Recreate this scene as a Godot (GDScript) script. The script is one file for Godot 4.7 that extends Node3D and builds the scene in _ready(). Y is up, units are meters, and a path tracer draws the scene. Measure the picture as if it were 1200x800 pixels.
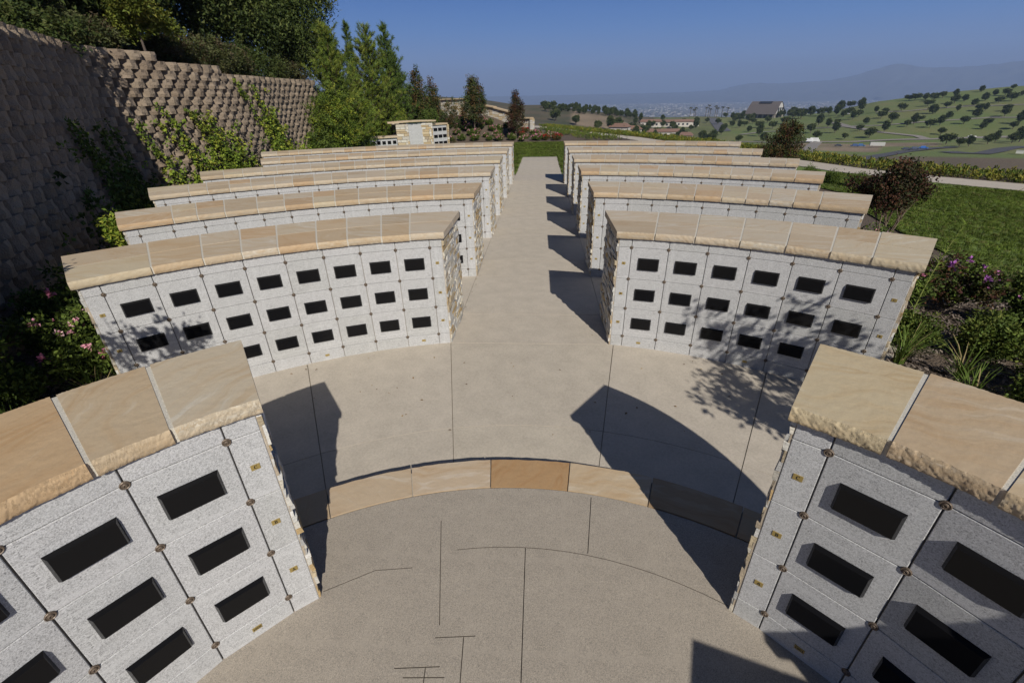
extends Node3D

# ------------------------------------------------------------------ mesh buffer
class MB:
	var v := PackedVector3Array()
	var n := PackedVector3Array()
	var c := PackedColorArray()
	var uv := PackedVector2Array()
	var col := Color(1, 1, 1)
	var off := Vector3.ZERO          # subtracted from every point (a thing's base)
	var uo := Vector2.ZERO
	var ur := 0.0
	func pt(p: Vector3, nn: Vector3) -> void:
		v.push_back(p - off); n.push_back(nn); c.push_back(col)
		var q: Vector2
		if absf(nn.y) > 0.7: q = Vector2(p.x, p.z)
		elif absf(nn.x) > absf(nn.z): q = Vector2(p.z, p.y)
		else: q = Vector2(p.x, p.y)
		uv.push_back(q.rotated(ur) + uo)
	func tri(a: Vector3, b: Vector3, d: Vector3, nn := Vector3.ZERO) -> void:   # counter-clockwise from outside
		var m := nn
		if m == Vector3.ZERO: m = (b - a).cross(d - a).normalized()
		pt(a, m); pt(d, m); pt(b, m)
	func quad(a: Vector3, b: Vector3, d: Vector3, e: Vector3, out := Vector3.ZERO) -> void:
		var m := (d - a).cross(e - b).normalized()
		if out != Vector3.ZERO and m.dot(out) < 0.0:
			m = -m
			pt(a, m); pt(b, m); pt(d, m); pt(a, m); pt(d, m); pt(e, m)
		else:
			pt(a, m); pt(d, m); pt(b, m); pt(a, m); pt(e, m); pt(d, m)
	func sq(a: Vector3, b: Vector3, d: Vector3, e: Vector3, na: Vector3, nb: Vector3, nd: Vector3, ne: Vector3) -> void:   # smooth quad
		pt(a, na); pt(d, nd); pt(b, nb); pt(a, na); pt(e, ne); pt(d, nd)
	func box(t: Transform3D, s: Vector3) -> void:
		var h := s * 0.5
		var p := []
		for i in 8: p.append(t * Vector3(h.x * (1 if i & 1 else -1), h.y * (1 if i & 2 else -1), h.z * (1 if i & 4 else -1)))
		var b := t.basis
		quad(p[0], p[1], p[3], p[2], -b.z); quad(p[4], p[5], p[7], p[6], b.z)
		quad(p[0], p[2], p[6], p[4], -b.x); quad(p[1], p[3], p[7], p[5], b.x)
		quad(p[0], p[1], p[5], p[4], -b.y); quad(p[2], p[3], p[7], p[6], b.y)
	func tube(a: Vector3, b: Vector3, ra: float, rb: float, k := 6) -> void:
		var d := (b - a).normalized()
		var x := d.cross(Vector3(0.3, 0.1, 1).normalized()).normalized()
		var y := d.cross(x)
		for i in k:
			var t0 := TAU * i / k; var t1 := TAU * (i + 1) / k
			var n0 := x * cos(t0) + y * sin(t0); var n1 := x * cos(t1) + y * sin(t1)
			sq(a + n0 * ra, a + n1 * ra, b + n1 * rb, b + n0 * rb, n0, n1, n1, n0)
	func prism(pl: Array, y0: float, y1: float) -> void:   # convex-ish outline of Vector2(x, z)
		var pp := PackedVector2Array(pl)
		var idx := Geometry2D.triangulate_polygon(pp)
		var cen := Vector2.ZERO
		for q in pp: cen += q / pp.size()
		for i in range(0, idx.size(), 3):
			var a := pp[idx[i]]; var b := pp[idx[i + 1]]; var d := pp[idx[i + 2]]
			var q0 := Vector3(a.x, y1, a.y); var q1 := Vector3(b.x, y1, b.y); var q2 := Vector3(d.x, y1, d.y)
			if (q1 - q0).cross(q2 - q0).y < 0: tri(q0, q2, q1, Vector3.UP)
			else: tri(q0, q1, q2, Vector3.UP)
		var s := 0.0
		for i in pp.size():
			var a := pp[i]; var b := pp[(i + 1) % pp.size()]
			s += a.x * b.y - b.x * a.y
		for i in pp.size():
			var a := pp[i]; var b := pp[(i + 1) % pp.size()]
			var e := b - a
			var o := Vector3(e.y, 0, -e.x) * signf(s)
			quad(Vector3(a.x, y0, a.y), Vector3(b.x, y0, b.y), Vector3(b.x, y1, b.y), Vector3(a.x, y1, a.y), o)
	func add(m: MB, t: Transform3D) -> void:
		for i in m.v.size():
			v.push_back(t * m.v[i] - off); n.push_back((t.basis * m.n[i]).normalized()); c.push_back(col * m.c[i]); uv.push_back(m.uv[i] + uo)
	func arrays() -> Array:
		var a := []
		a.resize(Mesh.ARRAY_MAX)
		a[Mesh.ARRAY_VERTEX] = v; a[Mesh.ARRAY_NORMAL] = n; a[Mesh.ARRAY_COLOR] = c; a[Mesh.ARRAY_TEX_UV] = uv
		return a
	func mesh(mat: Material) -> ArrayMesh:
		var m := ArrayMesh.new()
		m.add_surface_from_arrays(Mesh.PRIMITIVE_TRIANGLES, arrays())
		m.surface_set_material(0, mat)
		return m

var rng := RandomNumberGenerator.new()
var nz := FastNoiseLite.new()
var M := {}
var taken := {}
var cache := {}
var tris := 0
const SLOPE := 0.0175
const ZC := 0.2
const SUN := Vector3(0.466, 1.0, 1.26)
const ZROW := [0.0, 0.0, 4.62, 6.95, 9.36, 11.58, 14.04, 16.69]

func rf(a: float, b: float) -> float: return rng.randf_range(a, b)
func gy(z: float) -> float: return -SLOPE * maxf(0.0, -z - 4.62)
func g3(x: float, z: float) -> Vector3: return Vector3(x, gy(z), z)

func numbered(called: String) -> String:
	taken[called] = taken.get(called, -1) + 1
	return called if taken[called] == 0 else "%s_%03d" % [called, taken[called]]
func tag(o: Node, label: String, category: String, group := "", kind := "") -> void:
	if label: o.set_meta("label", label)
	if category: o.set_meta("category", category)
	if group: o.set_meta("group", group)
	if kind: o.set_meta("kind", kind)
func thing(called: String, label: String, category: String, at := Vector3.ZERO, group := "") -> Node3D:
	var o := Node3D.new()
	o.name = numbered(called)
	add_child(o)
	o.position = at
	tag(o, label, category, group)
	return o
func put(mesh: Mesh, called: String, parent: Node, t := Transform3D.IDENTITY) -> MeshInstance3D:
	var o := MeshInstance3D.new()
	o.mesh = mesh
	o.name = called if parent != self else numbered(called)
	o.transform = t
	parent.add_child(o, true)
	return o
func struct(mesh: Mesh, called: String, label := "") -> MeshInstance3D:
	var o := put(mesh, called, self)
	o.set_meta("kind", "structure")
	if label: o.set_meta("label", label)
	return o
func many(called: String, parent: Node, mesh: Mesh, xs: Array, cols: Array) -> MultiMeshInstance3D:
	var mm := MultiMesh.new()
	mm.transform_format = MultiMesh.TRANSFORM_3D
	mm.use_colors = true
	mm.mesh = mesh
	mm.instance_count = xs.size()
	for i in xs.size():
		mm.set_instance_transform(i, xs[i])
		mm.set_instance_color(i, cols[i])
	var o := MultiMeshInstance3D.new()
	o.multimesh = mm
	o.name = called if parent != self else numbered(called)
	parent.add_child(o, true)
	return o
# the same, as one real mesh: for crowns and foliage that are parts of a thing
func bake(called: String, parent: Node, mesh: ArrayMesh, xs: Array, cs: Array) -> MeshInstance3D:
	var a := mesh.surface_get_arrays(0)
	var mv: PackedVector3Array = a[Mesh.ARRAY_VERTEX]; var mn: PackedVector3Array = a[Mesh.ARRAY_NORMAL]; var mc: PackedColorArray = a[Mesh.ARRAY_COLOR]
	var v := PackedVector3Array(); var n := PackedVector3Array(); var c := PackedColorArray()
	var tints := {}
	for i in xs.size():
		var t: Transform3D = xs[i]
		v.append_array(t * mv)
		n.append_array(Transform3D(t.basis.orthonormalized(), Vector3.ZERO) * mn)
		var q: Color = cs[i]
		if not tints.has(q):
			var tc := mc.duplicate()
			for k in tc.size(): tc[k] = Color(tc[k].r * q.r, tc[k].g * q.g, tc[k].b * q.b)
			tints[q] = tc
		c.append_array(tints[q])
	tris += v.size() / 3
	var o := []
	o.resize(Mesh.ARRAY_MAX)
	o[Mesh.ARRAY_VERTEX] = v; o[Mesh.ARRAY_NORMAL] = n; o[Mesh.ARRAY_COLOR] = c
	var m := ArrayMesh.new()
	m.add_surface_from_arrays(Mesh.PRIMITIVE_TRIANGLES, o)
	m.surface_set_material(0, mesh.surface_get_material(0))
	return put(m, called, parent)
func facing(p: Vector3, z: Vector3, up := Vector3.UP) -> Transform3D:
	var zz := z.normalized()
	var u := up
	if absf(zz.dot(up)) > 0.98: u = Vector3(0.9, 0.1, 0.3)
	var x := u.cross(zz).normalized()
	return Transform3D(Basis(x, zz.cross(x), zz), p)
func rdir() -> Vector3:
	var y := rf(-1, 1); var t := rf(0, TAU); var r := sqrt(1 - y * y)
	return Vector3(r * cos(t), y, r * sin(t))

# ------------------------------------------------------------------ textures and materials
func lin(r: float, g: float, b: float) -> Color: return Color(r, g, b).linear_to_srgb()
func noise_bytes(size: int, freq: float, sd: int, kind := FastNoiseLite.TYPE_SIMPLEX_SMOOTH, oct := 3) -> PackedByteArray:
	var f := FastNoiseLite.new()
	f.seed = sd; f.noise_type = kind; f.frequency = freq; f.fractal_octaves = oct
	if kind == FastNoiseLite.TYPE_CELLULAR:
		f.cellular_return_type = FastNoiseLite.RETURN_CELL_VALUE
		f.fractal_type = FastNoiseLite.FRACTAL_NONE
	var im := f.get_seamless_image(size, size, false, false, 0.12, true)
	im.convert(Image.FORMAT_L8)
	return im.get_data()
func tex_from(size: int, fn: Callable) -> ImageTexture:
	var b := PackedByteArray()
	b.resize(size * size * 3)
	for i in size * size:
		var q: Color = fn.call(i)
		b[i * 3] = q.r8; b[i * 3 + 1] = q.g8; b[i * 3 + 2] = q.b8
	var im := Image.create_from_data(size, size, false, Image.FORMAT_RGB8, b)
	return ImageTexture.create_from_image(im)
func grey_tex(size: int, bytes: PackedByteArray) -> ImageTexture:
	return ImageTexture.create_from_image(Image.create_from_data(size, size, false, Image.FORMAT_L8, bytes))
func mat(color: Color, rough := 0.9, metal := 0.0) -> StandardMaterial3D:
	var m := StandardMaterial3D.new()
	m.albedo_color = color; m.roughness = rough; m.metallic = metal
	return m
func tri_mat(tx: Texture2D, metres: float, rough := 0.9, bump: Texture2D = null, bump_cm := 0.0) -> StandardMaterial3D:
	var m := mat(Color.WHITE, rough)
	m.albedo_texture = tx
	m.uv1_triplanar = true; m.uv1_world_triplanar = true
	m.uv1_scale = Vector3.ONE / metres
	m.vertex_color_use_as_albedo = true
	if bump:
		m.heightmap_enabled = true; m.heightmap_texture = bump; m.heightmap_scale = bump_cm
	return m
func leaf_mat(back: Color, rough := 0.6) -> StandardMaterial3D:
	var m := mat(Color.WHITE, rough)
	m.vertex_color_use_as_albedo = true
	m.cull_mode = BaseMaterial3D.CULL_DISABLED
	m.metallic_specular = 0.25
	m.backlight_enabled = true
	m.backlight = back
	return m

func materials() -> void:
	var S := 512
	# granite: light feldspar, grey quartz, dark mica grains
	var g1 := noise_bytes(S, 0.27, 5, FastNoiseLite.TYPE_CELLULAR, 1)
	var g2 := noise_bytes(S, 0.5, 9, FastNoiseLite.TYPE_CELLULAR, 1)
	var g3_ := noise_bytes(S, 0.012, 3)
	M.granite = tri_mat(tex_from(S, func(i):
		var a := g1[i] / 255.0; var b := g2[i] / 255.0
		var k := 0.50 + 0.15 * (a - 0.5) + 0.13 * (b - 0.5) + 0.04 * (g3_[i] / 255.0 - 0.5)
		if b < 0.14: k *= 0.55
		if a < 0.08: k *= 0.55
		elif a < 0.24: k *= 0.80
		return lin(k * 0.985, k * 0.99, k * 1.01)), 0.40, 0.55)
	# sandstone: drifting tan and cream veins
	var w1 := FastNoiseLite.new(); w1.seed = 21; w1.frequency = 0.006; w1.fractal_octaves = 4
	var w2 := FastNoiseLite.new(); w2.seed = 22; w2.frequency = 0.02; w2.fractal_octaves = 4
	var w3 := FastNoiseLite.new(); w3.seed = 23; w3.frequency = 0.16; w3.fractal_octaves = 2
	M.sand_tex = tex_from(S, func(i):
		var x := float(i % S); var y := float(i / S)
		var fx := minf(x, S - x); var fy := minf(y, S - y)
		var wv := w1.get_noise_2d(fx * 0.55, fy * 0.6) * 55.0
		var band := w2.get_noise_2d(fx * 0.16, fy * 0.9 + wv)
		var fine := w3.get_noise_2d(fx * 0.05, fy * 0.8 + wv * 0.9)
		var gr := w3.get_noise_2d(x * 9.1, y * 9.7)
		var br := 1.0 + 0.05 * fine + 0.09 * gr + 0.06 * band
		var t := clampf(band * 1.3 + 0.4, 0.0, 1.0)
		var q := Color(0.482, 0.410, 0.318).lerp(Color(0.430, 0.337, 0.235), t * t)
		if band < -0.3: q = q.lerp(Color(0.58, 0.54, 0.48), clampf((-0.3 - band) * 3.0, 0, 0.6))
		return lin(clampf(q.r * br, 0, 1), clampf(q.g * br, 0, 1), clampf(q.b * br, 0, 1)))
	var rb := noise_bytes(S, 0.035, 31, FastNoiseLite.TYPE_SIMPLEX_SMOOTH, 5)
	M.bump = grey_tex(S, rb)
	var ss := mat(Color.WHITE, 0.85)
	ss.albedo_texture = M.sand_tex; ss.uv1_scale = Vector3.ONE * 0.85; ss.vertex_color_use_as_albedo = true
	ss.heightmap_enabled = true; ss.heightmap_texture = M.bump; ss.heightmap_scale = 0.16
	M.sand = ss
	var sr: StandardMaterial3D = ss.duplicate()
	sr.uv1_scale = Vector3.ONE * 2.6; sr.heightmap_scale = 0.08; sr.roughness = 0.95
	M.sand_rough = sr
	# ledge stone and mortar share a plain grain
	var gr1 := noise_bytes(S, 0.09, 41, FastNoiseLite.TYPE_SIMPLEX_SMOOTH, 4)
	M.grain = tex_from(S, func(i):
		var k := 0.72 + 0.5 * (gr1[i] / 255.0 - 0.5) + 0.25 * (rb[i] / 255.0 - 0.5)
		return lin(k, k, k))
	M.ledge = tri_mat(M.grain, 0.35, 0.9, M.bump, 0.3)
	M.mortar = tri_mat(M.grain, 0.25, 0.95)
	# concrete of the walk: broom-fine, faint blotches
	var c1 := noise_bytes(S, 0.3, 51, FastNoiseLite.TYPE_CELLULAR, 1)
	var c2 := noise_bytes(S, 0.011, 52, FastNoiseLite.TYPE_SIMPLEX_SMOOTH, 5)
	M.concrete = tri_mat(tex_from(S, func(i):
		var k := 1.0 + 0.16 * (c1[i] / 255.0 - 0.5) + 0.17 * (c2[i] / 255.0 - 0.5)
		return lin(0.440 * k, 0.392 * k, 0.332 * k)), 1.7, 0.88)
	var b1 := noise_bytes(S, 0.006, 53, FastNoiseLite.TYPE_SIMPLEX_SMOOTH, 5)
	M.aggregate = tri_mat(tex_from(S, func(i):
		var a := c1[i] / 255.0; var d := g2[i] / 255.0
		var k := 1.0 + 0.42 * (a - 0.5) + 0.36 * (d - 0.5) + 0.12 * (b1[i] / 255.0 - 0.5)
		if d < 0.10: k *= 0.74
		var q := Color(0.338, 0.302, 0.260).lerp(Color(0.322, 0.280, 0.230), a)
		return lin(q.r * k, q.g * k, q.b * k)), 0.5, 0.92)
	# split-face block
	M.block = tri_mat(tex_from(S, func(i):
		var k := 1.0 + 0.5 * (gr1[i] / 255.0 - 0.5) + 0.35 * (c1[i] / 255.0 - 0.5)
		return lin(0.262 * k, 0.206 * k, 0.152 * k)), 0.6, 0.95, M.bump, 1.2)
	# soil and mulch
	M.soil = tri_mat(tex_from(S, func(i):
		var k := 1.0 + 1.0 * (gr1[i] / 255.0 - 0.5) + 0.7 * (c1[i] / 255.0 - 0.5)
		return lin(0.105 * k, 0.078 * k, 0.058 * k)), 0.8, 0.97, M.bump, 2.0)
	M.lawn = tri_mat(tex_from(S, func(i):
		var k := 1.0 + 0.7 * (gr1[i] / 255.0 - 0.5) + 0.4 * (c2[i] / 255.0 - 0.5)
		return lin(0.115 * k, 0.165 * k, 0.036 * k)), 1.3, 0.95, M.bump, 1.0)
	M.asphalt = tri_mat(M.grain, 8.0, 0.9)
	M.land = tri_mat(M.grain, 31.0, 0.97)
	M.plain = tri_mat(M.grain, 900.0, 0.97)
	M.bark = tri_mat(M.grain, 0.3, 0.95, M.bump, 1.0)
	M.paint = mat(Color.WHITE, 0.8); M.paint.vertex_color_use_as_albedo = true
	M.leaf = leaf_mat(lin(0.10, 0.14, 0.03))
	M.leaf_dry = leaf_mat(lin(0.05, 0.04, 0.02))
	M.petal = leaf_mat(lin(0.25, 0.12, 0.16), 0.8)
	M.black = mat(lin(0.007, 0.007, 0.008), 0.2); M.black.metallic_specular = 0.3
	M.gap = mat(lin(0.02, 0.018, 0.016), 1.0)
	M.sawn = mat(lin(0.13, 0.11, 0.09), 1.0)
	M.bronze = mat(lin(0.15, 0.115, 0.088), 0.5, 0.35)
	M.brass = mat(lin(0.34, 0.25, 0.085), 0.5, 0.25)
	M.ink = mat(lin(0.012, 0.011, 0.01), 0.7)
	M.glass = mat(lin(0.03, 0.035, 0.045), 0.1)

# ------------------------------------------------------------------ niche walls
func panel_mesh(w: float, h: float) -> ArrayMesh:
	var tone := rng.randi() % 4
	var key := "p%.3f_%.3f_%d" % [w, h, tone]
	if not cache.has(key):
		var m := MB.new()
		var kt: float = [0.94, 0.98, 1.0, 1.04][tone]; m.col = Color(kt, kt * 0.998, kt * [0.985, 1.0, 1.01, 0.99][tone])
		var x := w * 0.5 ; var y := h * 0.5; var e := 0.0025; var d := 0.02
		var a := [Vector3(-x + e, -y + e, 0), Vector3(x - e, -y + e, 0), Vector3(x - e, y - e, 0), Vector3(-x + e, y - e, 0)]
		var b := [Vector3(-x, -y, -e), Vector3(x, -y, -e), Vector3(x, y, -e), Vector3(-x, y, -e)]
		m.quad(a[0], a[1], a[2], a[3], Vector3.BACK)
		for i in 4:
			var j := (i + 1) % 4
			m.quad(a[i], b[i], b[j], a[j], (a[i] + a[j]) + Vector3(0, 0, 0.2))
			m.quad(b[i], b[i] - Vector3(0, 0, d), b[j] - Vector3(0, 0, d), b[j], a[i] + a[j])
		cache[key] = m.mesh(M.granite)
	return cache[key]
func plaque_mesh() -> ArrayMesh:
	if not cache.has("plaque"):
		var m := MB.new()
		var a := []; var b := []
		for s in [[-1, -1], [1, -1], [1, 1], [-1, 1]]:
			b.append(Vector3(s[0] * 0.1045, s[1] * 0.064, -0.002))
			a.append(Vector3(s[0] * 0.094, s[1] * 0.0535, 0.021))
		m.quad(a[0], a[1], a[2], a[3], Vector3.BACK)
		for i in 4:
			var j := (i + 1) % 4
			m.quad(a[i], b[i], b[j], a[j], a[i] + a[j])
		cache["plaque"] = m.mesh(M.black)
	return cache["plaque"]
func rosette_mesh() -> ArrayMesh:
	if not cache.has("rosette"):
		var m := MB.new()
		var prof := [[0.0172, -0.002], [0.0172, 0.004], [0.0147, 0.0060], [0.0120, 0.0035], [0.0095, 0.0035], [0.0078, 0.0075], [0.005, 0.009], [0.004, 0.005], [0.0, 0.005]]
		for k in 14:
			var t0 := TAU * k / 14; var t1 := TAU * (k + 1) / 14
			var d0 := Vector3(cos(t0), sin(t0), 0); var d1 := Vector3(cos(t1), sin(t1), 0)
			for i in prof.size() - 1:
				var p = prof[i]; var q = prof[i + 1]
				var z0 := Vector3(0, 0, p[1]); var z1 := Vector3(0, 0, q[1])
				m.quad(d0 * p[0] + z0, d1 * p[0] + z0, d1 * q[0] + z1 + d1 * 0.0001, d0 * q[0] + z1, Vector3(0, 0, 1) + (d0 + d1) * 0.3)
		cache["rosette"] = m.mesh(M.bronze)
	return cache["rosette"]
func plate_mesh(w: float, h: float) -> ArrayMesh:
	var key := "plate%.3f" % w
	if not cache.has(key):
		var m := MB.new()
		m.box(Transform3D(Basis.IDENTITY, Vector3(0, 0, 0.0005)), Vector3(w, h, 0.005))
		cache[key] = m.mesh(M.brass)
	return cache[key]
func text_mesh(s: String, h: float) -> TextMesh:
	var key := "t" + s
	if not cache.has(key):
		var f := SystemFont.new(); f.font_names = PackedStringArray(["Droid Serif"]); f.font_weight = 700
		var t := TextMesh.new()
		t.text = s; t.font = f; t.font_size = 32; t.pixel_size = h / 23.0; t.depth = 0.0012
		t.material = M.ink
		cache[key] = t
	return cache[key]

# one slab of sandstone coping between two joints; rough front and back edges
func cap_stone(P: Callable, ta0: float, ta1: float, tb0: float, tb1: float, r0: float, r1: float, y0: float, y1: float, off: Vector3, rough_front: bool, rough_back: bool, tone: Color, fine := 12) -> ArrayMesh:
	var m := MB.new()
	m.off = off; m.col = tone; m.uo = Vector2(rf(0, 9), rf(0, 9)); m.ur = rf(-0.35, 0.35) + (PI * 0.5 if rng.randf() < 0.25 else 0.0)
	var N := fine; var K := 9 if fine > 40 else (5 if fine > 12 else 3)
	var sd := rf(0, 500)
	var mf := MB.new(); mf.off = off; mf.col = tone; mf.uo = m.uo
	var top := []          # rows from front to back
	var dy := rf(-0.002, 0.002)
	var front := []; var back := []
	for i in N + 1:
		var u := float(i) / N
		var tf := lerpf(ta0, tb0, u); var tk := lerpf(ta1, tb1, u)
		var chip := 0.004 + 0.008 * nz.get_noise_1d(sd + u * (tb0 - ta0) * r0 * 22.0) + rf(0, 0.002) if rough_front and i > 0 and i < N else 0.002
		var chipb := rf(0.0, 0.006) if rough_back and i > 0 and i < N else 0.002
		top.append([P.call(tf, r0 + chip + (0.003 if rough_front else 0.0), y1 + dy), P.call(tk, r1 - chipb, y1 + dy)])
		var fr := [top[i][0]]; var bk := [top[i][1]]
		for k in range(1, K + 1):
			var w := float(k) / K
			var bulge := (0.004 * sin(w * PI) + 0.0042 * nz.get_noise_2d(sd + u * (tb0 - ta0) * r0 * 22.0, w * 2.0 + sd) + 0.0026 * nz.get_noise_2d(sd + u * (tb0 - ta0) * r0 * 75.0, w * 6.0) + rf(-0.0008, 0.0008)) if rough_front else 0.0
			if k == K: bulge -= 0.004
			fr.append(P.call(tf, r0 - bulge + 0.004, lerpf(y1, y0, w) + dy))
			var bb := (0.006 * sin(w * PI) + rf(-0.004, 0.005)) if rough_back else 0.0
			bk.append(P.call(tk, r1 + bb - 0.004, lerpf(y1, y0, w) + dy))
		front.append(fr); back.append(bk)
	var cen: Vector3 = (top[0][0] + top[N][1]) * 0.5
	for i in N:
		m.quad(top[i][0], top[i + 1][0], top[i + 1][1], top[i][1], Vector3.UP)
		for k in K:
			soft(mf, front, i, k, N, K, cen)
			soft(mf, back, i, k, N, K, cen)
		m.quad(front[i][K], front[i + 1][K], back[i + 1][K], back[i][K], Vector3.DOWN)
	for i in [0, N]:
		for k in K:
			m.quad(front[i][k], front[i][k + 1], back[i][k + 1], back[i][k], front[i][k] + back[i][k] - 2.0 * cen)
	var out := m.mesh(M.sand)
	out.add_surface_from_arrays(Mesh.PRIMITIVE_TRIANGLES, mf.arrays())
	out.surface_set_material(1, M.sand_rough)
	return out

func grid_n(g: Array, i: int, k: int, N: int, K: int, cen: Vector3) -> Vector3:
	var q: Vector3 = (g[mini(i + 1, N)][k] - g[maxi(i - 1, 0)][k]).cross(g[i][mini(k + 1, K)] - g[i][maxi(k - 1, 0)]).normalized()
	return q if q.dot(g[i][k] - cen) > 0 else -q
func soft(m: MB, g: Array, i: int, k: int, N: int, K: int, cen: Vector3) -> void:
	var a: Vector3 = g[i][k]; var b: Vector3 = g[i + 1][k]; var c: Vector3 = g[i + 1][k + 1]; var d: Vector3 = g[i][k + 1]
	var na := grid_n(g, i, k, N, K, cen); var nb := grid_n(g, i + 1, k, N, K, cen); var nc := grid_n(g, i + 1, k + 1, N, K, cen); var nd := grid_n(g, i, k + 1, N, K, cen)
	if (c - a).cross(d - b).dot(a - cen) > 0: m.sq(a, b, c, d, na, nb, nc, nd)
	else: m.sq(a, d, c, b, na, nd, nc, nb)

func sand_tone() -> Color:
	var tones := [Color(1.0, 0.99, 0.97), Color(0.95, 0.87, 0.76), Color(1.08, 1.05, 1.02), Color(0.98, 0.93, 0.86), Color(1.02, 1.04, 1.08), Color(0.93, 0.80, 0.66), Color(1.05, 0.99, 0.92), Color(0.90, 0.86, 0.80)]
	var q: Color = tones[rng.randi() % tones.size()]
	var k := rf(0.94, 1.06)
	return Color(q.r * k, q.g * k, q.b * k)

# ledge stone cladding on a vertical strip from a to b (outward normal o)
func cladding(node: Node3D, a: Vector3, b: Vector3, o: Vector3, h: float, single: bool) -> void:
	var pal := [Color(0.74, 0.69, 0.60), Color(0.64, 0.53, 0.36), Color(0.56, 0.40, 0.20), Color(0.58, 0.57, 0.55), Color(0.80, 0.78, 0.74), Color(0.47, 0.39, 0.29), Color(0.76, 0.70, 0.58), Color(0.66, 0.65, 0.62), Color(0.82, 0.79, 0.72)]
	var joined := MB.new()
	joined.off = node.position
	var L := (b - a).length(); var d := (b - a) / L
	var mo := MB.new(); mo.off = node.position; mo.col = Color(0.56, 0.47, 0.36)
	var mid := (a + b) * 0.5
	mo.box(Transform3D(Basis(d, Vector3.UP, d.cross(Vector3.UP)), mid + Vector3(0, h * 0.5 - 0.05, 0) + o * 0.006), Vector3(L, h + 0.1, 0.012))
	put(mo.mesh(M.mortar), "mortar_bed", node)
	var y := 0.0
	while y < h - 0.012:
		var hh := minf(rf(0.03, 0.062), h - y)
		if h - y - hh < 0.02: hh = h - y
		var x := -rf(0.0, 0.006)
		while x < L - 0.01:
			var ll := minf(rf(0.07, 0.24), L - x + rf(0, 0.006))
			if L - x - ll < 0.05: ll = L - x
			var pr := rf(0.012, 0.03)
			var m := joined if not single else MB.new()
			m.off = node.position
			var q: Color = pal[rng.randi() % pal.size()]
			var k := rf(0.8, 1.15)
			m.col = Color(q.r * k, q.g * k, q.b * k)
			var g := 0.0022
			var p := []
			for i in 8:
				var px := x + (ll - g if i & 1 else g); var py := y + (hh - g if i & 2 else g)
				var pz := pr + rf(-0.006, 0.006) if i & 4 else 0.004
				var jx := rf(-0.004, 0.004) if i & 4 else 0.0
				p.append(a + d * (px + jx) + Vector3(0, py + (rf(-0.002, 0.002) if i & 4 else 0.0), 0) + o * pz)
			m.quad(p[4], p[5], p[7], p[6], o); m.quad(p[0], p[2], p[6], p[4], -d); m.quad(p[1], p[3], p[7], p[5], d)
			m.quad(p[0], p[1], p[5], p[4], Vector3.DOWN); m.quad(p[2], p[3], p[7], p[6], Vector3.UP)
			if single: put(m.mesh(M.ledge), "ledge_stone", node)
			x += ll
		y += hh
	if not single:
		var s := put(joined.mesh(M.ledge), "stone_cladding", node)
		s.set_meta("kind", "stuff")

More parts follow.
